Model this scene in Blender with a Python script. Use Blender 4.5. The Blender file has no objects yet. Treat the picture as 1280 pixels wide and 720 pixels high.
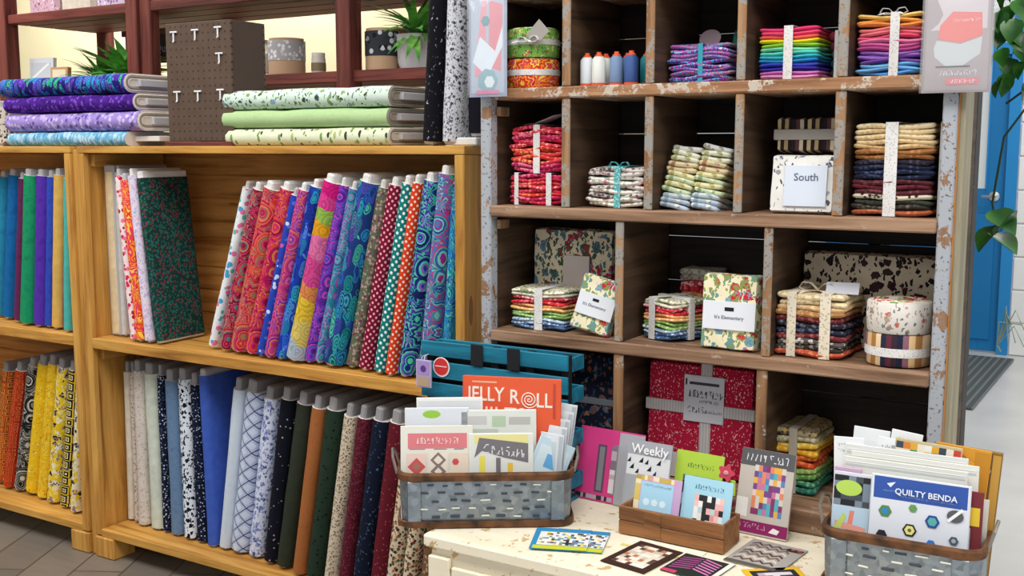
import bpy, math, random
from mathutils import Matrix, Vector
C = bpy.context.scene.collection
R = math.radians
PI = math.pi
# ---------------------------------------------------------------- camera, world, lamps, exposure
cd = bpy.data.cameras.new('camera'); cam = bpy.data.objects.new('camera', cd); C.objects.link(cam)
cam.location = (0, 0, 1.25); cam.rotation_euler = (R(90 - 7.306), 0, R(31.6))
cd.sensor_width = 36; cd.lens = 38.39; cd.clip_start = .02
bpy.context.scene.camera = cam
w = bpy.data.worlds.new('world'); bpy.context.scene.world = w; w.use_nodes = True
w.node_tree.nodes['Background'].inputs[0].default_value = (.93, .97, 1, 1)
w.node_tree.nodes['Background'].inputs[1].default_value = .45
vs = bpy.context.scene.view_settings
vs.view_transform = 'Standard'; vs.look = 'None'; vs.gamma = 1; vs.exposure = .18; vs.use_curve_mapping = False
LAMPS = [(-2.3, .9), (-.5, .7), (1.4, .7), (-2.3, -1.9), (-.3, -1.9), (-4.3, .9), (-4.6, 2.2), (-3.6, 3.75), (-5.2, 3.75), (-.3, 5.6), (1.6, 3.6)]  # the two over the back shelving are added to brighten the cream wall
LAMP_POWER = 30
# ---------------------------------------------------------------- helpers
def lin(h):
    h = h.lstrip('#'); c = [int(h[i:i+2], 16) / 255 for i in (0, 2, 4)]
    return tuple((x / 12.92 if x <= .04045 else ((x + .055) / 1.055) ** 2.4) for x in c) + (1,)

class NT:
    def __init__(s, name, rough=.85, metal=0, spec=.3):
        s.m = bpy.data.materials.new(name); s.m.use_nodes = True
        s.t = s.m.node_tree; s.b = s.t.nodes['Principled BSDF']
        s.b.inputs['Roughness'].default_value = rough; s.b.inputs['Metallic'].default_value = metal
        s.b.inputs['Specular IOR Level'].default_value = spec
    def n(s, typ, **kw):
        nd = s.t.nodes.new(typ)
        for k, v in kw.items(): setattr(nd, k, v)
        return nd
    def l(s, a, b): s.t.links.new(a, b)
    def val(s, sock, v):
        if isinstance(v, (int, float, tuple)): sock.default_value = v
        else: s.l(v, sock)
    def math(s, op, a, b=0.0, c=None):
        nd = s.n('ShaderNodeMath', operation=op); s.val(nd.inputs[0], a); s.val(nd.inputs[1], b)
        if c is not None: s.val(nd.inputs[2], c)
        return nd.outputs[0]
    def obj(s): return s.n('ShaderNodeTexCoord').outputs['Object']
    def map(s, v, scale=(1, 1, 1), rot=(0, 0, 0), loc=(0, 0, 0)):
        nd = s.n('ShaderNodeMapping'); s.l(v, nd.inputs[0])
        nd.inputs['Scale'].default_value = scale; nd.inputs['Rotation'].default_value = rot; nd.inputs['Location'].default_value = loc
        return nd.outputs[0]
    def noise(s, v, sc, det=3, dist=0, rough=.5):
        nd = s.n('ShaderNodeTexNoise'); s.l(v, nd.inputs['Vector'])
        nd.inputs['Scale'].default_value = sc; nd.inputs['Detail'].default_value = det
        nd.inputs['Distortion'].default_value = dist; nd.inputs['Roughness'].default_value = rough
        return nd.outputs[0]
    def vor(s, v, sc, rnd=1, dim='3D', metric='EUCLIDEAN'):
        nd = s.n('ShaderNodeTexVoronoi', voronoi_dimensions=dim, distance=metric); s.l(v, nd.inputs['Vector'])
        nd.inputs['Scale'].default_value = sc; nd.inputs['Randomness'].default_value = rnd
        sep = s.n('ShaderNodeSeparateColor'); s.l(nd.outputs['Color'], sep.inputs[0])
        return nd.outputs['Distance'], sep.outputs[0], sep.outputs[1]
    def warp(s, v, sc, amt):
        nd = s.n('ShaderNodeTexNoise'); s.l(v, nd.inputs['Vector']); nd.inputs['Scale'].default_value = sc; nd.inputs['Detail'].default_value = 1
        a = s.n('ShaderNodeVectorMath', operation='MULTIPLY_ADD'); s.l(nd.outputs['Color'], a.inputs[0])
        a.inputs[1].default_value = (amt,) * 3; s.l(v, a.inputs[2])
        return a.outputs[0]
    def ramp(s, f, cols, pos=None, const=True):
        nd = s.n('ShaderNodeValToRGB'); r = nd.color_ramp; r.interpolation = 'CONSTANT' if const else 'LINEAR'
        k = len(cols); pos = pos or [(i / k if const else i / max(1, k - 1)) for i in range(k)]
        while len(r.elements) < k: r.elements.new(.5)
        for e, c, p in zip(r.elements, cols, pos): e.position = p
        for e, c, p in zip(r.elements, cols, pos): e.color = lin(c) if isinstance(c, str) else c
        s.l(f, nd.inputs[0]); return nd.outputs[0]
    def mix(s, f, a, b):
        nd = s.n('ShaderNodeMix', data_type='RGBA'); s.val(nd.inputs[0], f)
        for i, q in ((6, a), (7, b)):
            if isinstance(q, str): nd.inputs[i].default_value = lin(q)
            else: s.l(q, nd.inputs[i])
        return nd.outputs[2]
    def lt(s, a, t): return s.math('LESS_THAN', a, t)
    def out(s, col, bump=None, bs=.3, bd=.001):
        if isinstance(col, str): s.b.inputs['Base Color'].default_value = lin(col)
        else: s.l(col, s.b.inputs['Base Color'])
        if bump is not None:
            b = s.n('ShaderNodeBump'); b.inputs['Strength'].default_value = bs; b.inputs['Distance'].default_value = bd
            s.l(bump, b.inputs['Height']); s.l(b.outputs[0], s.b.inputs['Normal'])
        return s.m

_c = {}
def flat(hexc, rough=.6, metal=0, spec=.3, name=None):
    k = ('flat', hexc, rough, metal)
    if k not in _c: _c[k] = NT(name or 'paint ' + hexc, rough, metal, spec).out(hexc)
    return _c[k]

def fab(style, cols, s=60, t=.35):
    """woven cotton with a printed design, object space"""
    key = (style, tuple(cols), s, t)
    if key in _c: return _c[key]
    n = NT('cotton ' + style, .9, 0, .15); o = n.obj(); base = cols[0]; pal = cols[1:] or [cols[0]]
    weave = n.noise(o, 900, 2)
    if style == 'solid':
        b = tuple(x * .8 for x in lin(base)[:3]) + (1,)
        c = n.ramp(n.noise(o, 40, 4), [b, base], [.3, .7], False)
    elif style == 'speckle':
        d, r, g = n.vor(o, s); c = n.mix(n.lt(d, t), base, n.ramp(r, pal))
    elif style == 'floral':
        s *= 1.25; wv = n.warp(o, s * 1.8, .7 / s)
        d, r, g = n.vor(wv, s); d2, r2, g2 = n.vor(n.map(wv, loc=(3, 1, 2), scale=(1.6, 1, .8), rot=(0, .6, 0)), s * 2.0)
        c = n.mix(n.math('MULTIPLY', n.lt(d2, t * .95), n.lt(r2, .75)), base, n.ramp(g2, [pal[-1], pal[-1], pal[-2 if len(pal) > 1 else -1]]))
        pz = n.noise(wv, s * 3.5, 1)
        fl = n.mix(n.math('GREATER_THAN', pz, .52), n.ramp(r, pal), n.ramp(r, pal[1:] + pal[:1]))
        c = n.mix(n.math('MULTIPLY', n.lt(n.math('ADD', d, n.math('MULTIPLY', pz, .35)), t * 1.25), n.lt(g, .75)), c, fl)
    elif style == 'rings':
        s *= .95; wv = n.warp(o, s * 1.0, .2 / s)
        vn = n.n('ShaderNodeTexVoronoi'); n.l(wv, vn.inputs['Vector']); vn.inputs['Scale'].default_value = s; vn.inputs['Randomness'].default_value = .8
        sc_ = n.n('ShaderNodeSeparateColor'); n.l(vn.outputs['Color'], sc_.inputs[0]); d, r, g = vn.outputs['Distance'], sc_.outputs[0], sc_.outputs[1]
        df = n.n('ShaderNodeVectorMath', operation='SUBTRACT'); n.l(wv, df.inputs[0]); n.l(vn.outputs['Position'], df.inputs[1])
        sx_ = n.n('ShaderNodeSeparateXYZ'); n.l(df.outputs[0], sx_.inputs[0])
        ang = n.math('ARCTAN2', sx_.outputs[0], sx_.outputs[2])
        petal = n.math('MULTIPLY', n.math('COSINE', n.math('MULTIPLY', ang, 8.0)), n.math('MULTIPLY', n.math('GREATER_THAN', g, .35), .16))
        dp = n.math('MULTIPLY', d, n.math('ADD', petal, 1.0))
        pz = n.noise(wv, s * 4, 1)
        ph = n.math('FRACT', n.math('ADD', n.math('MULTIPLY', dp, 1.9), n.math('MULTIPLY_ADD', r, 1.0, n.math('MULTIPLY', pz, .22))))
        c = n.ramp(ph, cols)
        c = n.mix(n.lt(n.math('PINGPONG', n.math('MULTIPLY', dp, 4.2), .5), .07), c, cols[2])
        c = n.mix(n.math('MULTIPLY', n.lt(dp, .17), n.math('GREATER_THAN', g, .3)), c, cols[4 % len(cols)])
    elif style == 'swirl':
        f = n.noise(n.map(o, scale=(1, 1, .6)), s * .35, 2, 2.5)
        f2 = n.math('FRACT', n.math('MULTIPLY', f, 5.0))
        c = n.ramp(f2, cols)
    elif style == 'leafy':
        wv = n.map(n.warp(o, s * .7, .8 / s), rot=(0, .7, 0), scale=(1.9, 1, .7))
        d, r, g = n.vor(wv, s * .9)
        c = n.ramp(r, pal)
        vein = n.math('PINGPONG', n.math('MULTIPLY_ADD', d, 5.5, g), .5)
        c = n.mix(n.lt(vein, .16), c, base)
        c = n.mix(n.math('MULTIPLY', n.math('GREATER_THAN', vein, .38), n.lt(g, .6)), c, n.ramp(g, pal[::-1]))
        c = n.mix(n.math('GREATER_THAN', d, .62), c, base)
    elif style in ('dots', 'dots45'):
        sp = n.n('ShaderNodeSeparateXYZ'); n.l(o, sp.inputs[0])
        cb = n.n('ShaderNodeCombineXYZ'); n.l(n.math('ADD', sp.outputs[0], n.math('MULTIPLY', sp.outputs[1], .7)), cb.inputs[0]); n.l(sp.outputs[2], cb.inputs[1])
        v = n.map(cb.outputs[0], rot=(0, 0, PI / 4))
        d, r, g = n.vor(v, s, 0, '2D'); c = n.mix(n.lt(d, t), base, pal[0])
    elif style == 'plaid':
        sp = n.n('ShaderNodeSeparateXYZ'); n.l(n.warp(o, 20, .004), sp.inputs[0])
        x, z = sp.outputs[0], sp.outputs[2]
        u = n.math('FRACT', n.math('MULTIPLY', n.math('ADD', x, z), s)); v = n.math('FRACT', n.math('MULTIPLY', n.math('SUBTRACT', x, z), s))
        m1 = n.math('MAXIMUM', n.lt(u, .09), n.lt(v, .09)); m2 = n.math('MAXIMUM', n.lt(n.math('PINGPONG', u, .5), .22), n.lt(n.math('PINGPONG', v, .5), .22))
        c = n.mix(m1, n.mix(n.math('MULTIPLY', m2, .35), base, pal[0]), pal[-1])
    elif style == 'geo':
        sp = n.n('ShaderNodeSeparateXYZ'); n.l(o, sp.inputs[0])
        cb = n.n('ShaderNodeCombineXYZ'); n.l(sp.outputs[0], cb.inputs[0]); n.l(sp.outputs[2], cb.inputs[1])
        d, r, g = n.vor(cb.outputs[0], s, .25, '2D', 'CHEBYCHEV')
        ph = n.math('FRACT', n.math('MULTIPLY_ADD', d, 2.3, n.math('MULTIPLY', r, .6))); c = n.ramp(ph, cols)
    elif style == 'check':
        sp = n.n('ShaderNodeSeparateXYZ'); n.l(o, sp.inputs[0])
        u = n.math('FRACT', n.math('MULTIPLY', sp.outputs[0], s)); c = n.ramp(u, cols)
    elif style == 'dashes':
        d, r, g = n.vor(n.map(o, scale=(1, 1, .35), rot=(0, .35, 0)), s); c = n.mix(n.lt(d, t), base, n.ramp(r, pal))
    elif style == 'mottle':
        c = n.ramp(n.noise(o, s, 4, .5), cols, None, False)
    if style != 'mottle' and style != 'solid':
        c2 = n.n('ShaderNodeHueSaturation'); n.l(c, c2.inputs['Color']); n.l(n.math('MULTIPLY_ADD', n.noise(o, 25, 2), .3, .85), c2.inputs['Value']); c = c2.outputs[0]
    m = n.out(c, n.math('ADD', weave, n.math('MULTIPLY', n.noise(o, 45, 2), 2.0)), .35, .0015)
    _c[key] = m; return m

def wood(name, dark, mid, light, axis='X', knots=True, wear=None, rough=.6, sc=1.0):
    n = NT(name, rough, 0, .3); o = n.obj()
    st = {'X': (1.2, 22, 22), 'Y': (22, 1.2, 22), 'Z': (22, 22, 1.2)}[axis]
    g = n.noise(n.map(n.warp(o, 3, .03), scale=tuple(a * sc for a in st)), 1.6, 6, .6, .62)
    c = n.ramp(g, [dark, mid, light, mid], [.3, .47, .62, .8], False)
    tone = n.n('ShaderNodeHueSaturation'); n.l(c, tone.inputs['Color']); n.l(n.math('MULTIPLY_ADD', n.noise(o, 4, 2), .5, .75), tone.inputs['Value']); c = tone.outputs[0]
    if knots:
        ks = {'X': (2.2, 9, 9), 'Y': (9, 2.2, 9), 'Z': (9, 9, 2.2)}[axis]
        d, r, q = n.vor(n.map(o, scale=ks), 1.0); kk = n.math('MULTIPLY', n.lt(d, .11), n.lt(r, .5)); c = n.mix(kk, c, dark)
    if wear:
        paint, amount, chip = wear
        f = n.noise(n.warp(o, 30, .02), 22, 6, .3, .75); f2 = n.noise(o, 150, 3)
        cp = n.mix(n.math('GREATER_THAN', f2, .62), paint, chip)
        c = n.mix(n.lt(f, amount), c, cp)
    return n.out(c, g, .5, .002)

class MB:
    def __init__(s): s.v = []; s.f = []; s.mi = []; s.M = Matrix()
    def add(s, vs, fs, m=0):
        k = len(s.v); s.v += [tuple(s.M @ Vector(v)) for v in vs]
        s.f += [tuple(i + k for i in f) for f in fs]; s.mi += [m] * len(fs)
    def box(s, x0, x1, y0, y1, z0, z1, b=.0015, m=0):
        X, Y, Z = (x0, x1), (y0, y1), (z0, z1)
        b = min(b, (x1 - x0) * .45, (y1 - y0) * .45, (z1 - z0) * .45)
        vs = {}; L = []
        for i in (0, 1):
            for j in (0, 1):
                for k in (0, 1):
                    p = (X[i], Y[j], Z[k]); q = [b if t == 0 else -b for t in (i, j, k)]
                    for a in range(3):
                        w = [p[c] + (q[c] if c != a else 0) for c in range(3)]
                        vs[(i, j, k, a)] = len(L); L.append(tuple(w))
        F = []
        for a in range(3):
            b1, c1 = (a + 1) % 3, (a + 2) % 3
            for sgn in (0, 1):
                q = []
                for u, v in ((0, 0), (1, 0), (1, 1), (0, 1)):
                    k = [0, 0, 0]; k[a] = sgn; k[b1] = u; k[c1] = v; q.append(vs[tuple(k) + (a,)])
                F.append(q if sgn else q[::-1])
            for u in (0, 1):
                for v in (0, 1):
                    k0 = [0, 0, 0]; k1 = [0, 0, 0]; k0[b1] = k1[b1] = u; k0[c1] = k1[c1] = v; k0[a] = 0; k1[a] = 1
                    q = [vs[tuple(k0) + (b1,)], vs[tuple(k1) + (b1,)], vs[tuple(k1) + (c1,)], vs[tuple(k0) + (c1,)]]
                    F.append(q if (u + v) % 2 == 0 else q[::-1])
        for i in (0, 1):
            for j in (0, 1):
                for k in (0, 1):
                    q = [vs[(i, j, k, 0)], vs[(i, j, k, 1)], vs[(i, j, k, 2)]]
                    F.append(q if (i + j + k) % 2 else q[::-1])
        s.add(L, F, m)
    def loft(s, rings, cap0=None, cap1=None, m=0, closed=True):
        n = len(rings[0]); vs = [p for r in rings for p in r]; fs = []
        for i in range(len(rings) - 1):
            for j in range(n if closed else n - 1):
                a, b = i * n + j, i * n + (j + 1) % n; fs.append((a, b, b + n, a + n))
        s.add(vs, fs, m)
        if cap0 is not None: s.add(rings[0], [tuple(range(n))[::-1]], cap0)
        if cap1 is not None: s.add(rings[-1], [tuple(range(n))], cap1)
    def lathe(s, prof, n=20, m=0, c=(0, 0, 0), cap=True):
        rings = [[(c[0] + r * math.cos(2 * PI * j / n), c[1] + r * math.sin(2 * PI * j / n), c[2] + z) for j in range(n)] for r, z in prof]
        s.loft(rings, m if cap else None, m if cap else None, m)
    def tube(s, pts, r, n=6, m=0):
        rings = []
        for i, p in enumerate(pts):
            a = Vector(pts[max(0, i - 1)]); b = Vector(pts[min(len(pts) - 1, i + 1)]); d = (b - a).normalized()
            u = d.orthogonal().normalized() if i == 0 else (rings_u - d * rings_u.dot(d)).normalized(); rings_u = u; v = d.cross(u)
            rr = r[i] if isinstance(r, (list, tuple)) else r
            rings.append([tuple(Vector(p) + u * rr * math.cos(2 * PI * j / n) + v * rr * math.sin(2 * PI * j / n)) for j in range(n)])
        s.loft(rings, m, m, m)
    def quad(s, a, b, c, d, m=0): s.add([a, b, c, d], [(0, 1, 2, 3)], m)

def obj(name, mb, mats, parent=None, loc=(0, 0, 0), rot=(0, 0, 0), smooth=False):
    me = bpy.data.meshes.new(name); me.from_pydata(mb.v, [], mb.f)
    if not isinstance(mats, (list, tuple)): mats = [mats]
    for m in mats: me.materials.append(m)
    me.polygons.foreach_set('material_index', mb.mi)
    if smooth:
        me.polygons.foreach_set('use_smooth', [True] * len(me.polygons))
    me.update()
    if smooth: me.set_sharp_from_angle(angle=R(40))
    o = bpy.data.objects.new(name, me); C.objects.link(o)
    o.location = loc; o.rotation_euler = rot
    if parent: o.parent = parent
    return o
def tag(o, label, cat, group=None):
    o['label'] = label; o['category'] = cat
    if group: o['group'] = group
    return o
def thing(name, label, cat, loc=(0, 0, 0), rot=(0, 0, 0), group=None):
    o = bpy.data.objects.new(name, None); C.objects.link(o); o.empty_display_size = .05
    o.location = loc; o.rotation_euler = rot if isinstance(rot, (tuple, list)) else (0, 0, rot)
    return tag(o, label, cat, group)
def struct(name, mb, mat, parent=None, **k):
    o = obj(name, mb, mat, parent, **k)
    if not parent: o['kind'] = 'structure'
    return o
def part(name, parent, mat, *a, b=.0015, **k):
    mb = MB(); mb.box(*a, b=b); return obj(name, mb, mat, parent, **k)
def share(o, parent, loc, rot=(0, 0, 0), scale=(1, 1, 1)):
    c = o.copy(); C.objects.link(c); c.parent = parent; c.location = loc; c.rotation_euler = rot; c.scale = scale; return c
def copy_tree(o, parent=None):
    c = o.copy(); C.objects.link(c); c.parent = parent
    for ch in list(o.children): copy_tree(ch, c)
    return c
def text(body, size, mat, parent, loc, rot=(R(90), 0, 0), align='CENTER', name='lettering', sx=1, bold=0):
    cu = bpy.data.curves.new(name, 'FONT'); cu.body = body; cu.size = size; cu.align_x = align; cu.align_y = 'CENTER'; cu.extrude = .0002; cu.offset = bold; cu.resolution_u = 2
    t = bpy.data.objects.new(name, cu); C.objects.link(t)
    dg = bpy.context.evaluated_depsgraph_get(); me = bpy.data.meshes.new_from_object(t.evaluated_get(dg))
    bpy.data.objects.remove(t); me.materials.clear(); me.materials.append(mat)
    o = bpy.data.objects.new(name, me); C.objects.link(o); o.parent = parent; o.location = loc; o.rotation_euler = rot; o.scale = (sx, 1, 1)
    return o

# ---------------------------------------------------------------- materials
pineX = wood('pine along', '#94602a', '#c58f42', '#d5a455', 'X')
pineZ = wood('pine upright', '#94602a', '#c48e42', '#d4a354', 'Z')
pineY = wood('pine deep', '#94602a', '#c08a40', '#d0a052', 'Y')
pineB = wood('pine back boards', '#8f5a26', '#bd8442', '#cd9450', 'X')
redX = wood('redwood stain along', '#3f1d19', '#6a332c', '#80443b', 'X', False)
redZ = wood('redwood stain upright', '#3f1d19', '#68322b', '#7c4239', 'Z', False)
oldX = wood('old crate wood shelf edge', '#4e392b', '#8c6c54', '#ab8a70', 'X', True, ('#a8988a', .38, '#7a5c46'))
oldXtop = wood('old painted shelf edge', '#5c3c28', '#986c4c', '#b48a66', 'X', True, ('#c0b4a6', .46, '#8a5e3e'))
oldInShade = wood('shaded old crate wood inside', '#241b15', '#49372a', '#5c4634', 'Y', False)  # inside wood darkened, pigeonhole shade put into its colour
oldBackShade = wood('shaded old crate wood back', '#14100e', '#241c18', '#2e2520', 'X', False)  # near black, shade of the deep recesses painted into the boards
oldPost = wood('flaking grey painted post', '#6a4a34', '#8b6a50', '#9b7a60', 'Z', False, ('#a9aeb6', .57, '#6a6462'))
oldDiv = wood('flaking grey divider edge', '#6d4a30', '#96704e', '#a98462', 'Z', False, ('#97928c', .50, '#655c54'))
oldSide = wood('pale khaki board', '#77705c', '#9a937c', '#a8a28c', 'Z', False)
whiteT = NT('chalky white paint', .6); _o = whiteT.obj()
_g = whiteT.noise(whiteT.map(_o, scale=(3, 12, 12)), 2, 5)
whiteT = whiteT.out(whiteT.mix(whiteT.lt(whiteT.noise(_o, 35, 5, 0, .7), .40), whiteT.ramp(_g, ['#e9dfc6', '#f3ead4'], [.3, .7], False), '#c9a877'), _g, .3)
galv = NT('galvanised sheet', .42, .75, .5); _o = galv.obj(); _d, _r, _q = galv.vor(_o, 90)
galv = galv.out(galv.ramp(_r, ['#7a848e', '#929ca6', '#86909a', '#9fa8b0'], None, False), galv.noise(_o, 60, 3), .3)
rust = NT('rusty brown metal band', .6, .35, .4); _o = rust.obj()
rust = rust.out(rust.ramp(rust.noise(_o, 30, 5), ['#2e211a', '#5d3f2a', '#7c5233', '#6b4a38'], [.3, .45, .6, .75], False), rust.noise(_o, 120, 3), .4)
card_w = fab('mottle', ['#dcdcdc', '#ecebe8'], 30)
card_g = flat('#bdbcc0', .8); card_shaded = flat('#9a989c', .8)  # second grey is darker: bottom-shelf shade put into the cardboard colour
white_edge = fab('mottle', ['#ddd6cf', '#f2ece6'], 60)
paper = flat('#f1f0ec', .7); black = flat('#17161a', .6); metalw = flat('#e8e8ea', .35)
ribbon_w = fab('speckle', ['#e6e4e2', '#b9b9bc'], 260, .28)
plastic = NT('clear plastic film', .12, 0, .6); plastic.b.inputs['Alpha'].default_value = .22; plastic.b.inputs['Base Color'].default_value = (.92, .94, .97, 1); plastic = plastic.m
glass = NT('clear glass', .03, 0, .5); glass.b.inputs['Alpha'].default_value = .25; glass.b.inputs['Base Color'].default_value = (.9, .95, .95, 1); glass = glass.m

# ---------------------------------------------------------------- the setting
fl = NT('grey brown vinyl planks', .42, 0, .4); _o = fl.obj()
br = fl.n('ShaderNodeTexBrick'); fl.l(fl.map(_o, rot=(0, 0, R(62))), br.inputs[0]); br.inputs['Scale'].default_value = 1
br.inputs['Brick Width'].default_value = .9; br.inputs['Row Height'].default_value = .15; br.inputs['Mortar Size'].default_value = .0035; br.offset = .37
br.inputs['Color1'].default_value = lin('#6f675f'); br.inputs['Color2'].default_value = lin('#857b70'); br.inputs['Mortar'].default_value = lin('#4a443f')
_g = fl.noise(fl.map(_o, scale=(3, 22, 1), rot=(0, 0, R(-62))), 2, 6)
fl = fl.out(fl.mix(fl.math('MULTIPLY', _g, .55), br.outputs[0], '#57504a'), _g, .1)
m = MB(); m.box(-9, -1.2, -4, 4.2, -.05, 0, 0); struct('floor', m, fl)
cf = NT('pale smooth floor', .3, 0, .45); _o = cf.obj()  # floor zone paler than the planks
cf = cf.out(cf.ramp(cf.noise(_o, 3, 5), ['#c4c4c2', '#d4d3d0'], [.3, .7], False))
m = MB(); m.box(-1.2, 4.5, -4, 7.6, -.05, 0, 0); m.box(-2.2, -1.2, 4.2, 7.6, -.05, 0, 0); struct('floor_pale', m, cf)
cream = NT('cream wall paint', .8); _o = cream.obj(); cream = cream.out(cream.ramp(cream.noise(_o, 2, 3), ['#ece2b8', '#f2e9c4'], [.3, .7], False))
m = MB(); m.box(-9, -1.9, 4.2, 4.3, 0, 2.9, 0); struct('wall_back', m, cream)
m = MB(); m.box(-9.1, -9, -4, 4.3, 0, 2.9, 0); struct('wall_left', m, cream)
ceilm = flat('#e8e6e0', .9)
m = MB(); m.box(-9, 4.5, -4, 7.6, 2.9, 3, 0); ceil_ = struct('ceiling', m, ceilm)
wb = flat('#e9ebee', .7)
m = MB(); m.box(-2.2, -1.98, 7.15, 7.3, 0, 2.9, 0); m.box(-1.98, -.86, 7.15, 7.3, 2.35, 2.9, 0); m.box(-.86, 4.5, 7.15, 7.3, 0, 2.9, 0)
wall_far = struct('wall_far', m, wb)
# painted blocks of the wall beside the door
rnd = random.Random(4)
mb_ = MB(); mb_.box(0, .392, -.012, 0, 0, .192, .006)
blk = None
for r in range(14):
    for k in range(4):
        x = -.855 + k * .4 - (.2 if r % 2 else 0)
        if x < -.86: 
            if blk is None: continue
            o = share(blk, wall_far, (-.855, 7.15, r * .2 + .004), scale=(.49, 1, 1)); continue
        if blk is None: blk = obj('concrete_block', mb_, flat('#eef0f3', .6), wall_far, (x, 7.15, r * .2 + .004)); continue
        share(blk, wall_far, (x, 7.15, r * .2 + .004))
# blue door with a tall glass light
blue = flat('#1f78b8', .35); blued = flat('#2b8ad0', .35)
m = MB(); m.box(-1.9, -1.27, 7.17, 7.22, .01, 1.80); m.box(-1.035, -.925, 7.17, 7.22, .01, 1.80); m.box(-1.27, -1.035, 7.17, 7.22, .01, 1.005); m.box(-1.27, -1.035, 7.17, 7.22, 1.74, 1.80)
dr = struct('door_1', m, blue)
part('window_pane', dr, glass, -1.27, -1.035, 7.19, 7.196, 1.0, 1.745)
part('glazing_bead', dr, blued, -1.04, -1.03, 7.163, 7.172, 1.0, 1.75)
part('kick_panel', dr, blue, -1.85, -.97, 7.16, 7.171, .08, .85, b=.008)
hd = part('door_handle', dr, flat('#cfd3d6', .25, 1), -1.055, -.975, 7.10, 7.118, .95, .968, b=.008)
m = MB(); m.M = Matrix.Translation((-.985, 7.17, .96)) @ Matrix.Rotation(R(90), 4, 'X'); m.lathe([(.03, 0), (.03, .008), (.013, .012), (.013, .06)], 18); obj('handle_rose', m, flat('#cfd3d6', .25, 1), dr, smooth=True)
m = MB(); m.box(-1.98, -1.9, 7.13, 7.25, 0, 1.9); m.box(-.925, -.86, 7.13, 7.25, 0, 2.35); m.box(-1.98, -.86, 7.13, 7.25, 1.80, 1.87); m.box(-1.98, -.86, 7.13, 7.25, 2.3, 2.35); struct('trim_1', m, blued)
m = MB(); m.box(-1.9, -.925, 7.19, 7.2, 1.87, 2.3); struct('window_1', m, glass)
# mat
mt = NT('ribbed charcoal mat', .95); _o = mt.obj(); _s = mt.n('ShaderNodeSeparateXYZ'); mt.l(_o, _s.inputs[0])
mt = mt.out(mt.mix(mt.lt(mt.math('FRACT', mt.math('MULTIPLY', _s.outputs[0], 26)), .35), '#4c5254', '#6d7476'), mt.noise(_o, 300, 2), .6)
m = MB(); m.box(-1.9, -.80, 5.52, 6.98, .001, .012, .004); t = tag(obj('door_mat', m, mt), 'ribbed charcoal door mat on the pale floor before the blue door', 'mat')
# lamps: recessed ceiling panels (above and behind the photographer's view) and two added wall fills
for i, (x, y) in enumerate(LAMPS):
    hw = .55 if y != 3.75 else .3
    t = part('light_or_fill_panel', ceil_, flat('#dddddd'), -hw - .07, hw + .07, -hw - .07, hw + .07, -.03, 0, loc=(x, y, 2.9))
    ld = bpy.data.lights.new('lamp', 'AREA'); ld.shape = 'SQUARE'; ld.size = 2 * hw; ld.energy = LAMP_POWER * (.45 if y < 0 else 1.1); ld.color = (1, .985, .96)
    lo = bpy.data.objects.new('lamp', ld); C.objects.link(lo); lo.parent = t; lo.location = (0, 0, -.04)

# ---------------------------------------------------------------- bookcases
def bookcase(label, X0, X1, cleat=True):
    """X0..X1 outer width; front plane y=2.091"""
    t = thing('bookcase', label, 'bookcase', ((X0 + X1) / 2, 2.091, 0)); c = (X0 + X1) / 2
    a, b = X0 - c, X1 - c; D = .31
    part('side_panel', t, pineZ, a, a + .022, .02, D, .0, 1.234)
    part('side_panel', t, pineZ, b - .022, b, .02, D, .0, 1.234)
    for s, e in ((a, a + .028), (b - .028, b)): part('face_stile', t, pineZ, s, e, 0, .019, .07, 1.234)
    part('top_board', t, pineX, a, b, 0, D, 1.235, 1.255)
    part('middle_shelf', t, pineX, a + .024, b - .024, .0195, D - .015, .655, .683)
    part('shelf_front_edge', t, pineX, a + .0285, b - .0285, 0, .019, .653, .684)
    part('bottom_shelf', t, pineX, a + .0285, b - .0285, 0, D - .015, .066, .09)
    for z in (.615, 1.195):
        for s in ((a + .022, a + .04), (b - .04, b - .022)): part('cleat', t, pineY, s[0], s[1], .03, D - .02, z, z + .038)
    for s in (a, b - .085):
        part('foot', t, pineZ, s - (.06 if s == a and not cleat else 0), s + .085, -.004, .08, 0, .066, b=.004)
    r = random.Random(1); z = .09
    while z < 1.23:
        h = min(.072, 1.234 - z)
        if h < .01: break
        part('back_board', t, pineB, a + .022, b - .022, D - .014 + r.uniform(-.0015, .0025), D, z, z + h - .0001, b=.005); z += h
    return t
bookcase('pine bookcase in the middle, multicoloured and dotted bolts of fabric on its middle shelf', -2.795, -1.415)
bookcase('pine bookcase at the left edge, blue and green bolts above yellow bolts', -4.17, -2.827)
m = MB(); m.box(-2.826, -2.796, 2.10, 2.38, 0, 1.245); tag(obj('joining_board', m, pineZ), 'narrow upright board filling the gap between the two pine bookcases', 'board')

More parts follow.
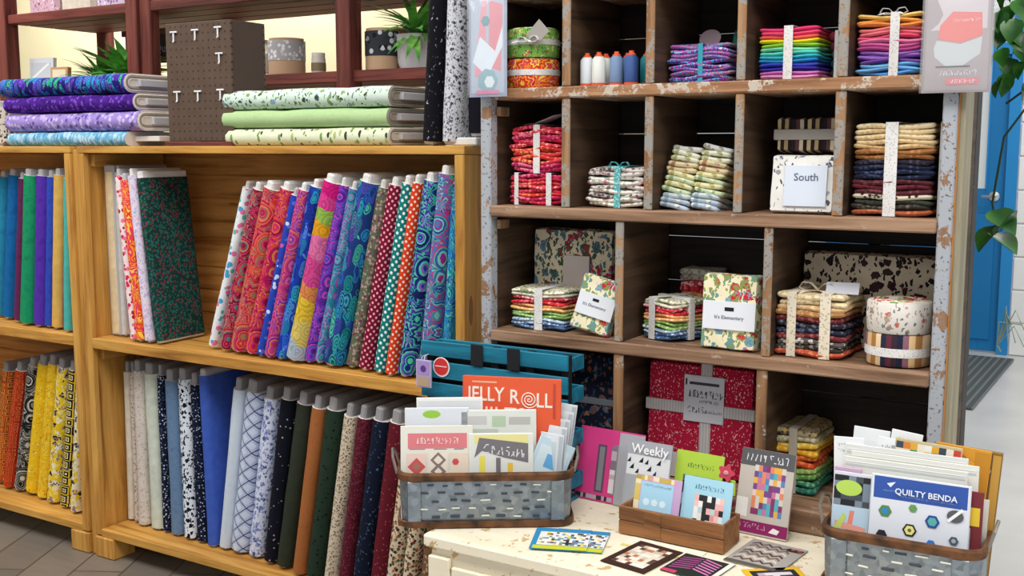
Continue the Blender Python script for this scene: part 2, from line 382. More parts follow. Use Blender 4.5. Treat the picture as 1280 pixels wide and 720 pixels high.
def bolt(label, mat, thick, L, base, lean=0, rz=0, tilt=0, W=.195, group=None, edge=white_edge, core=None, corew=.6, proud=.02, rot=None, nm='fabric_bolt'):
    rr = random.Random(label); h = thick / 2
    z = base[2] + h * abs(math.sin(lean)) * .9 + .0015
    t = thing(nm, label, 'fabric bolt', (base[0], base[1], z), rot or (tilt, lean, rz), group)
    m = MB(); cw = max(.012, thick * corew) / 2
    m.box(-cw, cw, .006, W - .004, 0, L, .004); obj('cardboard_core', m, core or card_g, t)
    # wrapped fabric
    z0, z1 = .007, L - proud; rings = []; K = 7
    for i in range(K + 1):
        f = i / K; zz = z0 + (z1 - z0) * f; ring = []
        hh = h * (1 + .05 * math.sin(f * 7 + rr.random() * 3) + rr.uniform(-.03, .03)); sh = rr.uniform(-.0012, .0012)
        if i in (0, K): hh *= .95
        n = 7
        fr = min(hh, .03)
        for j in range(n + 1):
            a = PI + PI * j / n; ring.append((hh * math.cos(a) + sh, fr + fr * math.sin(a), zz))
        for j in range(n + 1):
            a = PI * j / n; ring.append((hh * math.cos(a) + sh, W - fr + fr * math.sin(a), zz))
        rings.append(ring)
    m = MB(); m.loft(rings, 1, 1, 0); obj('wrapped_fabric', m, [mat, edge], t, smooth=True)
    # the loose selvedge end lying along the wide face
    m = MB(); x = h * 1.02; m.box(-x - .0012, -x + .003, W * .35, W * .92, z0 + .003, z1 - .003, .0005); obj('loose_end', m, mat, t)
    return t

def row(rows, group, shelf_z, **dflt):
    for label, mat, xt, zt, xb, y, wd, *k in rows:
        kw = dict(k[0]) if k else {}
        kw = {**dflt, **kw}; zb = shelf_z
        lean = math.atan2(xt - xb, zt - zb); L = math.hypot(xt - xb, zt - zb)
        bolt(label, mat, wd, L, (xb, y, shelf_z), lean, group=group, **kw)

K1 = ['#d81e4e', '#f2672c', '#e53a8a', '#8a1a3c', '#ff8a5a', '#c22a70']

def band_mat():
    n = NT('cotton rose bands', .9, 0, .15); o = n.obj(); wv = n.warp(o, 30, .012)
    sp = n.n('ShaderNodeSeparateXYZ'); n.l(n.warp(o, 12, .09), sp.inputs[0])
    base = n.ramp(sp.outputs[2], ['#b4c0d0', '#dcc87a', '#e4c45c', '#e09468', '#d8629a', '#e080ae', '#e0a850', '#9abc62', '#dc609a', '#d84c8c'], [0, .1, .16, .22, .27, .33, .39, .43, .46, .5])
    d, r, g = n.vor(wv, 28); ph = n.math('FRACT', n.math('MULTIPLY_ADD', d, 4.0, r))
    hs = n.n('ShaderNodeHueSaturation'); n.l(base, hs.inputs['Color']); n.l(n.math('MULTIPLY_ADD', ph, .5, .6), hs.inputs['Value']); hs.inputs['Saturation'].default_value = 1.1
    return n.out(hs.outputs[0], n.noise(o, 900, 2), .3)
BAND = band_mat()
S = dict(core=card_w)
row([
 ('plain cream bolt first from the left on the middle shelf of the central bookcase', fab('solid', ['#f0d9ae']), -2.738, 1.198, -2.737, 2.15, .050, dict(corew=.9)),
 ('thin bare white bolt beside the plain cream one', fab('solid', ['#dcdad8']), -2.700, 1.198, -2.700, 2.15, .020),
 ('white bolt scattered with pink and red flowers', fab('speckle', ['#f3e3e4', '#d8285a', '#f07a9a', '#c01a3a'], 75, .45), -2.652, 1.188, -2.612, 2.112, .030),
 ('red and orange flamed bolt between two pale floral bolts', fab('swirl', ['#e02a3a', '#f7a02a', '#f04a3a', '#e8357a', '#ffce4a'], 50), -2.622, 1.175, -2.580, 2.107, .028),
 ('pale lavender bolt with soft flowers, left of the wide-faced green one', fab('floral', ['#e6d8ea', '#b9b6e6', '#e59ab8', '#9bb8e0', '#d8c0e0'], 50, .4), -2.594, 1.189, -2.546, 2.11, .028, dict(core=card_w)),
 ('white and sky blue edged bolt at the left end of the leaning rainbow row', fab('speckle', ['#e9f0f4', '#4aa8d8', '#e87aa8', '#58c0b0'], 55, .42), -2.163, 1.156, -2.324, 2.144, .028, dict(S)),
 ('crimson bolt with pink and turquoise blossoms, second in the leaning row', fab('rings', ['#b01c44', '#d04474', '#6a1434', '#c0304a', '#4a8a90', '#d87a4a'], 26), -2.107, 1.153, -2.262, 2.127, .040, dict(S)),
 ('coral red bolt with large chrysanthemums', fab('rings', ['#cf4038', '#e0645a', '#a81a42', '#cc4470', '#8f7a5a', '#e07a5e'], 20), -2.055, 1.154, -2.206, 2.119, .058, dict(S)),
 ('magenta and orange bolt of overlapping discs', fab('rings', ['#b8185c', '#d8502c', '#cc2a6a', '#e07a40', '#8a1244'], 22), -2.0, 1.155, -2.157, 2.122, .048, dict(S)),
 ('narrow cobalt bolt with white flecks, right of the orange discs', fab('speckle', ['#2848b8', '#d0dcf0', '#5a7ae0', '#e05aa0'], 60, .35), -1.966, 1.143, -2.114, 2.12, .026),
 ('hot pink bolt with purple and orange flowers', fab('rings', ['#cc3c80', '#dc6e50', '#7a3a9c', '#d860a0', '#b02a64'], 24), -1.933, 1.156, -2.08, 2.115, .036, dict(S)),
 ('royal blue bolt with teal leaves', fab('leafy', ['#1c3cb0', '#3068d8', '#2aa0b8', '#1a2a80', '#5a8ae8'], 40), -1.892, 1.165, -2.038, 2.115, .038, dict(S)),
 ('wide bolt of pink roses fading to yellow and blue roses', BAND, -1.835, 1.176, -1.986, 2.106, .060, dict(S)),
 ('violet bolt with magenta blossoms', fab('rings', ['#6a2aa8', '#a03ac0', '#3a50c0', '#d04ab0', '#5a1a88'], 28), -1.806, 1.172, -1.943, 2.122, .030, dict(S)),
 ('turquoise and mauve paisley bolt', fab('rings', ['#20909a', '#7a4aa8', '#4ab0c0', '#b05aa8', '#2a5aa0'], 28), -1.777, 1.163, -1.913, 2.128, .030, dict(S)),
 ('wide blue bolt with big teal and green jungle leaves', fab('leafy', ['#1c3a7a', '#2a86c0', '#30b0a8', '#1a8a8a', '#2a5ab8', '#5a3a9a', '#50c098', '#28a0b0'], 34), -1.722, 1.178, -1.861, 2.11, .060, dict(S)),
 ('olive and plum bolt with a tiny all-over print', fab('speckle', ['#6a6a58', '#a0a080', '#7a3a50', '#4a6a58', '#b89a9a'], 130, .5), -1.687, 1.168, -1.804, 2.13, .036, dict(S)),
 ('maroon bolt with small pink dots', fab('dots', ['#7a1030', '#f0a8b8'], 78, .26), -1.642, 1.175, -1.752, 2.119, .040, dict(S)),
 ('teal bolt with regular white dots', fab('dots', ['#0c7a78', '#e4f4f0'], 70, .28), -1.598, 1.18, -1.7, 2.112, .036, dict(S)),
 ('narrow orange red bolt with white dots', fab('dots', ['#dc401c', '#f8e0d0'], 78, .26), -1.564, 1.184, -1.66, 2.105, .024, dict(S)),
 ('navy bolt with green and lilac round flowers', fab('rings', ['#1a2a7a', '#48b898', '#2a3a9a', '#8a6ac8', '#58d0a8', '#1a2050'], 23), -1.53, 1.188, -1.62, 2.11, .045, dict(S)),
 ('teal and raspberry bolt with big round flowers, tallest at the right', fab('rings', ['#4aa8a8', '#c0307a', '#3a78b8', '#a02a88', '#7ac8c0', '#3a3a98'], 21), -1.48, 1.206, -1.552, 2.1, .043, dict(S)),
 ('narrow aqua and cobalt bolt against the right side of the bookcase', fab('swirl', ['#2a60c8', '#30b0c0', '#3a40a8', '#58d0b0', '#2a8ad0'], 60), -1.46, 1.189, -1.5, 2.117, .024, dict(S)),
], 'bolts on the middle shelf of the central bookcase', .684, corew=.42)
bolt('dark green bolt sprinkled with small red flowers, its wide face turned to the front', fab('speckle', ['#173c3a', '#2a6a62', '#7a3440', '#12302e', '#2f6a4c', '#245a58'], 150, .5), .030, .50, (-2.509, 2.117, .684), R(-6), R(3), W=.185, group='bolts on the middle shelf of the central bookcase', core=card_w, corew=.75)

row([
 ('thin cream bolt first from the left on the bottom shelf of the central bookcase', fab('solid', ['#e6dccb']), -2.738, 0.599, -2.748, 2.181, .026),
 ('thin beige bolt with tiny brown sprigs', fab('speckle', ['#d9cdc3', '#a08a7c', '#b8a598'], 120, .4), -2.712, 0.601, -2.716, 2.18, .024),
 ('pale greige bolt with faint flowers', fab('floral', ['#d8cdc6', '#b8a8a4', '#c8b8a8', '#a8b0a0'], 60, .35), -2.672, 0.612, -2.676, 2.165, .042),
 ('wide plain pale green white bolt', fab('solid', ['#d8e0d2']), -2.618, 0.609, -2.612, 2.164, .060),
 ('narrow navy bolt speckled white, right of the pale green one', fab('speckle', ['#151c30', '#c8d0e0', '#4a5a80'], 150, .36), -2.568, 0.61, -2.567, 2.163, .022),
 ('slate blue marled bolt left of the black and white leafy one', fab('mottle', ['#3e5a80', '#6a86a8', '#4a6890'], 60), -2.524, 0.6, -2.521, 2.16, .052),
 ('white bolt with black leafy sprays', fab('floral', ['#dde6f2', '#10182c', '#1a2440', '#0c1224', '#10182c'], 42, .42), -2.467, 0.61, -2.463, 2.158, .050),
 ('black navy bolt with fine white dots, left of the bright blue one', fab('speckle', ['#12182c', '#b0bcd8', '#38486c'], 150, .32), -2.418, 0.601, -2.411, 2.158, .038),
 ('light powder blue bolt right of the bright blue one', fab('mottle', ['#b8c8da', '#d0dcea', '#c0cfe0'], 80), -2.229, 0.606, -2.313, 2.152, .042),
 ('wide pale blue bolt with navy crossing lines', fab('plaid', ['#cfd9ee', '#8a98c0', '#3a4a78'], 24), -2.173, 0.605, -2.257, 2.15, .064),
 ('white bolt with periwinkle blossoms', fab('floral', ['#d6dcf2', '#6a78b8', '#8a96cc', '#4a588c', '#98a4d4'], 45, .45), -2.108, 0.594, -2.191, 2.15, .050),
 ('navy black bolt with sparse pale dots', fab('speckle', ['#10131f', '#9aa0b0', '#c8a8a0'], 70, .16), -2.036, 0.603, -2.124, 2.14, .048),
 ('plain dark olive bolt left of the rust brown one', fab('solid', ['#343a2e']), -1.97, 0.599, -2.068, 2.133, .050),
 ('plain rust brown bolt right of the dark olive one', fab('mottle', ['#8a4e28', '#a8683a', '#94582e'], 110), -1.905, 0.6, -1.998, 2.118, .042),
 ('dark forest green bolt with black dots', fab('speckle', ['#26382c', '#0c140e', '#16241a'], 70, .25), -1.853, 0.601, -1.945, 2.118, .050),
 ('cream bolt covered in fine brown specks', fab('speckle', ['#d4c6b0', '#8a7460', '#b0a088', '#6a5a4c'], 170, .42), -1.793, 0.594, -1.882, 2.113, .040),
 ('maroon bolt with fine texture, left of the navy floral one', fab('speckle', ['#5c1c2c', '#7c3444', '#401420'], 170, .4), -1.746, 0.596, -1.832, 2.111, .038),
 ('navy bolt with small peach flowers', fab('floral', ['#141c30', '#c07a5a', '#3a5a7a', '#2a4468', '#58708a'], 38, .25), -1.69, 0.598, -1.776, 2.105, .048),
 ('burgundy bolt with tiny pale dots, partly behind the left metal basket', fab('speckle', ['#641a28', '#a85a60', '#4c1420'], 120, .22), -1.634, 0.599, -1.717, 2.103, .053),
 ('calico bolt with tiny autumn flowers, below the left metal basket', fab('speckle', ['#d8cab0', '#8a4a3c', '#4a5a3c', '#2c3428', '#b8703c', '#a88a68'], 110, .5), -1.59, 0.598, -1.668, 2.103, .044),
 ('second calico bolt, nearest the white table leg', fab('speckle', ['#dccdb4', '#8a3a34', '#54644a', '#2c3428', '#c0804c'], 115, .5), -1.543, 0.598, -1.62, 2.103, .042),
 ('brown calico bolt at the right end, mostly hidden by the baskets', fab('speckle', ['#7a5a40', '#c0a080', '#4a3424'], 110, .4), -1.49, 0.595, -1.568, 2.11, .045),
], 'bolts on the bottom shelf of the central bookcase', .09, corew=.5, proud=.034, core=card_shaded)
bolt('bright royal blue bolt with its wide face turned to the front', fab('solid', ['#4464c4']), .036, .53, (-2.358, 2.150, .09), R(-1.5), R(0), W=.19, group='bolts on the bottom shelf of the central bookcase', core=card_g)

row([
 ('teal blue bolt at the left edge of the picture, middle shelf', fab('mottle', ['#1a6a9a', '#2a8ab0', '#1a5a88'], 30), -3.307, 1.172, -3.382, 2.183, .045),
 ('deep blue bolt second from the left edge, middle shelf', fab('mottle', ['#12508c', '#1a6cb0', '#0e4078'], 30), -3.23, 1.178, -3.311, 2.166, .055),
 ('dark plum bolt left of the green one', fab('mottle', ['#4a1e48', '#6a2c5c', '#3a163a'], 40), -3.149, 1.17, -3.219, 2.144, .040),
 ('emerald green batik bolt', fab('mottle', ['#0e6a48', '#1e9a68', '#0a5038'], 40), -3.085, 1.181, -3.15, 2.121, .056),
 ('purple batik bolt right of the green one', fab('mottle', ['#3c1e8a', '#5a34b0', '#30186c'], 40), -3.026, 1.181, -3.084, 2.123, .048),
 ('indigo blue batik bolt', fab('mottle', ['#1e3498', '#3450c0', '#182878'], 40), -2.984, 1.179, -3.038, 2.128, .034),
 ('golden yellow plain bolt', fab('solid', ['#e8b860']), -2.942, 1.185, -2.994, 2.123, .042),
 ('thin purple bolt between yellow and aqua', fab('solid', ['#5a2a98']), -2.912, 1.18, -2.957, 2.133, .020),
 ('plain aqua bolt against the bookcase side', fab('solid', ['#58c0b8']), -2.88, 1.178, -2.92, 2.11, .034),
], 'bolts on the middle shelf of the left bookcase', .684, corew=.45)
row([
 ('rust and orange print bolt at the left edge, bottom shelf', fab('geo', ['#a83a1c', '#e07a2a', '#3a1a14', '#f0a04a'], 50), -3.368, 0.525, -3.447, 2.193, .050),
 ('red print bolt with small gold marks', fab('geo', ['#b02018', '#d84a2a', '#6a1410', '#e07a3a'], 70), -3.261, 0.54, -3.378, 2.172, .045),
 ('black bolt with big grey scrolls', fab('rings', ['#1c1c1e', '#28282a', '#8a8a86', '#1a1a1c', '#c8c8c0', '#1e1e20'], 20), -3.19, 0.561, -3.315, 2.172, .050),
 ('bright yellow bolt with small grey flowers', fab('floral', ['#f2c61c', '#8a8a5a', '#fff0a0', '#d89c10', '#f7dc58'], 45, .35), -3.135, 0.573, -3.25, 2.173, .064),
 ('yellow bolt with cable texture', fab('swirl', ['#f0c01a', '#f7d84a', '#d8a010', '#f5ce30'], 70), -3.07, 0.583, -3.175, 2.162, .054),
 ('yellow bolt with white and black blossoms', fab('floral', ['#f0cc28', '#f4f0e0', '#2a2418', '#8a7a8a', '#f7e890'], 35, .5), -3.008, 0.581, -3.105, 2.15, .054),
 ('black and yellow bolt of squares and rings', fab('geo', ['#18160f', '#f2d030', '#1a1812', '#f4ecd0', '#1a1812'], 34), -2.945, 0.582, -3.03, 2.145, .050),
 ('white and yellow bolt with black dots against the bookcase side', fab('floral', ['#f0e8c8', '#f0cc28', '#1c1a14', '#8a7a9a', '#f0cc28'], 35, .45), -2.893, 0.56, -2.96, 2.13, .034),
], 'bolts on the bottom shelf of the left bookcase', .09, corew=.45, proud=.03, core=card_shaded)

# ---------------------------------------------------------------- goods lying on top of the bookcases (top at z 1.255)
def flat_bolt(label, mat, x0, x1, y, z, h, D, edge, group, board=False):
    """bolt lying on its wide face: long axis along x"""
    t = thing('folded_fabric', label, 'fabric bolt', ((x0 + x1) / 2, y, z), group=group); L = (x1 - x0) / 2; rr = random.Random(label)
    rings = []
    for i in range(9):
        f = i / 8; x = -L + 2 * L * f; hh = h / 2 * (1 + rr.uniform(-.06, .04)); ring = []
        for j in range(8):
            a = -PI / 2 - PI * j / 7; ring.append((x, hh + hh * math.cos(a) * 1.0, hh + hh * math.sin(a)))
        for j in range(8):
            a = PI / 2 - PI * j / 7; ring.append((x, D - hh + hh * math.cos(a), hh + hh * math.sin(a)))
        rings.append([(p[0], p[1], p[2]) for p in ring])
    m = MB(); m.loft(rings, 1, 1, 0); obj('wrapped_fabric', m, [mat, edge], t, smooth=True)
    # rolled layers seen at the end
    if not board:
        for k in range(3):
            q = h * (.40 - .11 * k); m = MB(); pts = []
            for j in range(9): a = -PI / 2 - PI * j / 8; pts.append((L + .0005, h / 2 + q * math.cos(a), h / 2 + q * math.sin(a)))
            for j in range(9): a = PI / 2 - PI * j / 8; pts.append((L + .0005, D - h / 2 + q * math.cos(a), h / 2 + q * math.sin(a)))
            pts.append(pts[0]); m.tube(pts, .0022, 5); obj('fabric_layer', m, flat('#8d837b', .9) if k % 2 else edge, t)
    part('cardboard_core', t, card_w if board else card_g, L * .2, L + (.10 if board else .012), h * .9, D - h * .9, h * .32, h * .68)
    return t
beige = fab('mottle', ['#cfc4b8', '#e9e2d8'], 40)
G1 = 'folded bolts lying on the left bookcase'
G1 = 'folded purple and blue bolts stacked on the bookcases'
flat_bolt('pale blue and white leafy folded bolt, lowest of the purple stack', fab('leafy', ['#6ab0c8', '#b8d8f0', '#5a9ad0', '#d8e8f4', '#4a88b8', '#a8c8f0'], 70), -3.141, -2.59, 2.10, 1.2555, .042, .20, beige, G1, True)
flat_bolt('lavender folded bolt second from the bottom of the purple stack', fab('speckle', ['#a08ad0', '#d0c0f0', '#6a58a8', '#c0b0e8'], 70, .45), -3.145, -2.535, 2.10, 1.299, .056, .20, beige, G1)
flat_bolt('deep purple folded bolt with fine print', fab('speckle', ['#4a1e8a', '#7a48c0', '#341468'], 80, .45), -3.15, -2.55, 2.10, 1.357, .048, .20, beige, G1)
flat_bolt('blue, purple and green jungle print folded bolt, top of the stack', fab('leafy', ['#1c1c6a', '#3048d0', '#5a2ab0', '#2a9ad0', '#3ac070', '#7a48d0'], 40), -3.17, -2.585, 2.10, 1.407, .056, .20, beige, G1)
G2 = 'green folded bolts stacked on the central bookcase'
taupe = fab('mottle', ['#8d8478', '#b5ac9e'], 50)
flat_bolt('cream folded bolt with black and green dashes, lowest of the green stack', fab('dashes', ['#dde4c4', '#3a4238', '#7a9a5a', '#a8b878'], 75, .33), -2.189, -1.642, 2.10, 1.2555, .045, .20, fab('mottle', ['#c2b8aa', '#ded5c6'], 50), G2)
flat_bolt('light green textured folded bolt, middle of the green stack', fab('mottle', ['#98ba7e', '#b2ce98', '#a4c28a'], 60), -2.20, -1.646, 2.10, 1.302, .046, .20, taupe, G2)
flat_bolt('pale mint folded bolt with olive sprays, top of the green stack', fab('floral', ['#cfe2d6', '#7a9a5a', '#8aa8c8', '#3c4c38', '#88a468'], 32, .36), -2.195, -1.64, 2.10, 1.350, .050, .20, taupe, G2)
# pale prints at the far left
bolt('cream folded bolt with black leaf print at the left edge, on the bookcase top', fab('floral', ['#d8d0c4', '#3a3438', '#8a7a70', '#2c282c'], 40, .45), .075, .14, (-3.215, 2.11, 1.256), 0, 0, W=.16, group=None)
# pegboard display
t = thing('pegboard_display', 'tall brown pegboard box with small white hooks, standing on the central bookcase', 'display stand', (-2.286, 2.105, 1.2555), R(2))
pegm = NT('brown pegboard', .65); _o = pegm.obj(); _s = pegm.n('ShaderNodeSeparateXYZ'); pegm.l(_o, _s.inputs[0])
_u = pegm.math('PINGPONG', pegm.math('MULTIPLY', _s.outputs[0], 50), .5); _v = pegm.math('PINGPONG', pegm.math('MULTIPLY', _s.outputs[2], 50), .5)
_h = pegm.lt(pegm.math('SQRT', pegm.math('ADD', pegm.math('MULTIPLY', _u, _u), pegm.math('MULTIPLY', _v, _v))), .13)
pegm = pegm.out(pegm.mix(_h, pegm.ramp(pegm.noise(_o, 30, 4), ['#544238', '#5f4c40'], [.3, .7], False), '#2c211b'))
pegs = flat('#493a32', .6)
part('base_board', t, redX, -.13, .12, -.008, .13, 0, .012)
part('front_panel', t, pegm, -.120, .120, 0, .008, .013, .330)
part('side_panel', t, pegs, .112, .120, .0085, .125, .013, .330)
part('side_panel', t, pegm, -.120, -.112, .0085, .125, .013, .330)
part('back_panel', t, pegm, -.120, .120, .1255, .132, .013, .330)
part('top_rail', t, pegm, -.1115, .1115, .009, .02, .31, .325)
m = MB(); m.box(-.013, .013, -.006, -.002, .009, .0135, .001); m.box(-.0022, .0022, -.006, -.002, -.014, .0085, .001); m.tube([(0, -.004, -.013), (0, -.008, -.016)], .0018, 6)
hk = obj('hook', m, metalw, t, (-.085, 0, .295))
for x, z in ((-.005, .297), (.078, .300), (.080, .232), (-.080, .135), (-.002, .135), (.080, .137)): share(hk, t, (x, 0, z))
# upright bolts beside the cubby
bolt('tall black bolt with white twigs standing on the bookcase top', fab('floral', ['#121218', '#8a8a98', '#c8c8d0', '#9a9aa8', '#55556a'], 38, .22), .046, .56, (-1.536, 2.11, 1.256), R(4.0), 0, group='tall bolts standing on the bookcase top')
bolt('tall white bolt densely sprigged in black, standing on the bookcase top', fab('floral', ['#d0d2da', '#34363e', '#5a5c68', '#3c3e48', '#8a8c98'], 75, .42), .052, .58, (-1.476, 2.11, 1.256), R(3.0), 0, group='tall bolts standing on the bookcase top')
bolt('tall navy bolt with pale cardboard foot, next to the grey cubby post', fab('solid', ['#14141f']), .075, .60, (-1.398 - .008, 2.13, 1.275), R(.5), 0, W=.2, group='tall bolts standing on the bookcase top')
m = MB(); m.box(-1.49 + .02, -1.40, 2.12, 2.34, 1.2555, 1.2745, .003); o = tag(obj('cardboard_board', m, card_w), 'flat pale cardboard board lying under the tall navy bolt', 'cardboard')

# ---------------------------------------------------------------- the red wooden shelving and its contents behind
t = thing('display_shelving', 'dark red stained open wooden shelving behind the bookcases', 'shelving', (-3.3, 3.0, 0))
def sx(x): return x + 3.3
for x in (-4.46, -3.61, -2.524, -1.75):
    part('post', t, redZ, sx(x) - .032, sx(x) + .032, -.02, .05, 0, 2.4, b=.004); part('post', t, redZ, sx(x) - .03, sx(x) + .03, .50, .56, 0, 2.4, b=.004)
part('post', t, redZ, sx(-3.577), sx(-3.515), -.005, .045, 0, 2.4, b=.004)
for z in (.45, .95, 1.478, 1.785, 2.1):
    th = .040
    part('front_rail', t, redX, sx(-4.5), sx(-1.72), 0, .028, z, z + th, b=.003) if z != 1.478 else part('front_rail', t, redX, sx(-3.45), sx(-1.72), 0, .028, z, z + th, b=.003)
    for k in range(4):
        a = sx(-4.5 if z != 1.478 else -3.45)
        part('shelf_slat', t, redX, a, sx(-1.72), .03 + k * .125, .145 + k * .125, z + .010, z + .034)
# plants low shelf on the left stand on a shelf board (z 1.44)
part('shelf_slat', t, redX, sx(-4.42), sx(-3.65), .03, .5, 1.41, 1.43)
green1 = NT('leaf green', .4, 0, .5); _o = green1.obj(); green1 = green1.out(green1.ramp(green1.noise(_o, 14, 3), ['#1f5a22', '#3f8a34', '#77b04e'], [.3, .5, .75], False))
green2 = NT('fern green', .45, 0, .5); _o = green2.obj(); green2 = green2.out(green2.ramp(green2.noise(_o, 14, 3), ['#2f7a34', '#63ac4c', '#9ccf66'], [.3, .5, .7], False))
greend = flat('#1e4a34', .5)
def leaf_mesh(L, W, droop=.25, seg=6):
    m = MB(); rows = []
    for i in range(seg + 1):
        f = i / seg; w = W * math.sin(PI * f ** .7) * .5 + .0004; x = L * f; z = -droop * L * f * f
        rows.append([(x, -w, z + w * .25), (x, 0, z), (x, w, z + w * .25)])
    m.loft(rows, closed=False)
    rows = [[(p[0], p[1], p[2] - .0006) for p in r][::-1] for r in rows]; m.loft(rows, closed=False)
    return m
def pot_plant(label, loc, n, L, W, mat, pot, prof, seed, up=(.2, 1.2), name='potted_plant', droop=.35, scale=.45):
    t = thing(name, label, 'plant', loc); r = random.Random(seed)
    m = MB(); m.lathe(prof, 20); obj('pot', m, pot, t, smooth=True); zt = prof[-2][1]
    m = MB(); m.lathe([(prof[-2][0] * .85, zt - .012), (prof[-2][0] * .8, zt - .006)], 16); obj('soil', m, flat('#2f241c', .95), t)
    lf = None
    for i in range(n):
        az = r.uniform(0, 2 * PI); el = r.uniform(*up); sc = r.uniform(1 - scale, 1)
        if lf is None: lf = obj('leaf', leaf_mesh(L, W, droop), mat, t, (0, 0, zt), (0, -el, az), smooth=True); continue
        share(lf, t, (r.uniform(-.015, .015), r.uniform(-.015, .015), zt), (r.uniform(-.4, .4), -el, az), (sc,) * 3)
    return t
P1 = [(.035, 0), (.05, .08), (.055, .1), (.05, .1)]
for i, (x, y, n, L, W, mat, lab) in enumerate([
    (-4.06, 3.20, 120, .20, .034, green1, 'bushy narrow-leaved green plant left of the chalkboard, behind the purple stack'),
    (-3.92, 3.24, 60, .20, .10, greend, 'dark broad-leaved plant in the middle of the left shelf'),
    (-3.79, 3.10, 110, .24, .06, green2, 'light green plant just left of the red double post')]):
    pot_plant(lab, (x, y, 1.431), n, L, W, mat, flat('#5a6a70'), P1, i + 3, (-.1, 1.25), scale=.6)
pot_plant('small green plant just right of the red double post', (-3.43, 3.2, 1.431), 60, .16, .05, green2, flat('#5a6a70'), P1, 12, (-.1, 1.4))
part('shelf_slat', t, redX, sx(-3.5), sx(-3.3), .03, .5, 1.41, 1.43)
# framed pieces at far left
def card(name, label, cat, w, h, th, loc, rot, base, art=(), texts=(), group=None, parent=None, body='cover'):
    t = thing(name, label, cat, loc, rot, group) if parent is None else parent
    if parent is None: pb = part(body, t, base, -w / 2, w / 2, -th / 2, th / 2, 0, h, b=min(.0008, th / 3))
    m = MB(); mats = []
    def mi(mm):
        if isinstance(mm, str): mm = flat(mm)
        if mm not in mats: mats.append(mm)
        return mats.index(mm)
    k = 0
    def P(u, v): return ((u - .5) * w, -th / 2 - .0003 - .00012 * k, v * h)
    for a in art:
        k += 1
        if a[0] == 'poly': m.add([P(*p) for p in a[1]], [tuple(range(len(a[1])))], mi(a[2]))
        elif a[0] == 'disc':
            _, u, v, r, mm = a[:5]; n = a[5] if len(a) > 5 else 20; ry = r * w / h * (a[6] if len(a) > 6 else 1)
            m.add([P(u + r * math.cos(2 * PI * j / n), v + ry * math.sin(2 * PI * j / n)) for j in range(n)], [tuple(range(n))], mi(mm))
        elif a[0] == 'scrib':
            _, u0, v0, u1, hh, mm, seed = a[:7]; sl = a[7] if len(a) > 7 else 0; r = random.Random(seed); st = hh * h / w * .62; u = u0
            while u < u1:
                vb = v0 + sl * (u - u0) / (u1 - u0); g_ = []
                for q in range(r.randint(2, 3)):
                    p0 = (u + r.uniform(0, .75) * st, vb + r.choice((-.5, 0, .5)) * hh); p1 = (u + r.uniform(0, .75) * st, vb + r.choice((-.5, .1, .5)) * hh)
                    if abs(p0[1] - p1[1]) < .01 * hh: p1 = (p0[0] + st * .6, p0[1])
                    g_.append((p0, p1))
                tk = hh * .13
                for (a0, b0), (a1, b1) in g_:
                    tu, tv = (tk * h / w, 0) if abs(b0 - b1) > .2 * hh else (0, tk)
                    m.add([P(a0, b0), P(a0 + tu, b0 + tv), P(a1 + tu, b1 + tv), P(a1, b1)], [(0, 1, 2, 3)], mi(mm))
                u += st * (1 if r.random() > .12 else 1.6)
        elif a[0] == 'grid':
            _, u0, v0, u1, v1, nx, ny, cols, seed = a; r = random.Random(seed)
            for i in range(nx):
                for j in range(ny):
                    ua, ub = u0 + (u1 - u0) * i / nx, u0 + (u1 - u0) * (i + 1) / nx; va, vb = v0 + (v1 - v0) * j / ny, v0 + (v1 - v0) * (j + 1) / ny
                    m.add([P(ua, va), P(ub, va), P(ub, vb), P(ua, vb)], [(0, 1, 2, 3)], mi(r.choice(cols)))
        elif a[0] == 'zig':
            _, u0, v0, u1, v1, nx, ny, cols = a
            for j in range(ny):
                va = v0 + (v1 - v0) * j / ny; dv = (v1 - v0) / ny
                for i in range(nx):
                    ua, ub = u0 + (u1 - u0) * i / nx, u0 + (u1 - u0) * (i + 1) / nx; s = dv if i % 2 else 0; e = 0 if i % 2 else dv
                    m.add([P(ua, va + s * .7), P(ub, va + e * .7), P(ub, va + e * .7 + dv * .5), P(ua, va + s * .7 + dv * .5)], [(0, 1, 2, 3)], mi(cols[j % len(cols)]))
        else:
            u0, v0, u1, v1, mm = a; m.add([P(u0, v0), P(u1, v0), P(u1, v1), P(u0, v1)], [(0, 1, 2, 3)], mi(mm))
    if art: obj('printed_artwork', m, mats, t)
    for tx in texts:
        body_, u, v, size, mm = tx[:5]; sxx = tx[5] if len(tx) > 5 else 1; k = 30; rr = tx[6] if len(tx) > 6 else 0
        p = P(u, v); text(body_, size, flat(mm) if isinstance(mm, str) else mm, t, p, (R(90), R(rr), 0), sx=sxx, bold=size * .015)
    return t
part('shelf_slat', t, redX, sx(-4.9), sx(-4.42), .03, .5, 1.41, 1.43)
card('framed_print', 'white framed needlework with a red flower at the left edge of the shelving', 'framed print', .14, .215, .02, (-4.36, 3.10, 1.431), (-.08, 0, R(8)), flat('#dfe4ec'), [(.08, .05, .92, .9, '#c9d2da'), ('disc', .45, .42, .22, '#c43a4a'), ('disc', .45, .42, .08, '#7a1a2a'), ('poly', [(.1, .6), (.8, .9), (.84, .86), (.14, .55)], '#f4f4f6')], body='frame')
card('framed_print', 'small wooden framed black and white quilt block beside the needlework', 'framed print', .10, .17, .022, (-4.235, 3.10, 1.431), (-.08, 0, R(8)), flat('#c79a6a'), [(.12, .06, .88, .94, '#e8dcc0'), ('disc', .5, .45, .34, '#2a241e', 8), ('disc', .5, .45, .22, '#efe6cc', 8), ('disc', .5, .45, .08, '#2a241e', 8)], body='frame')
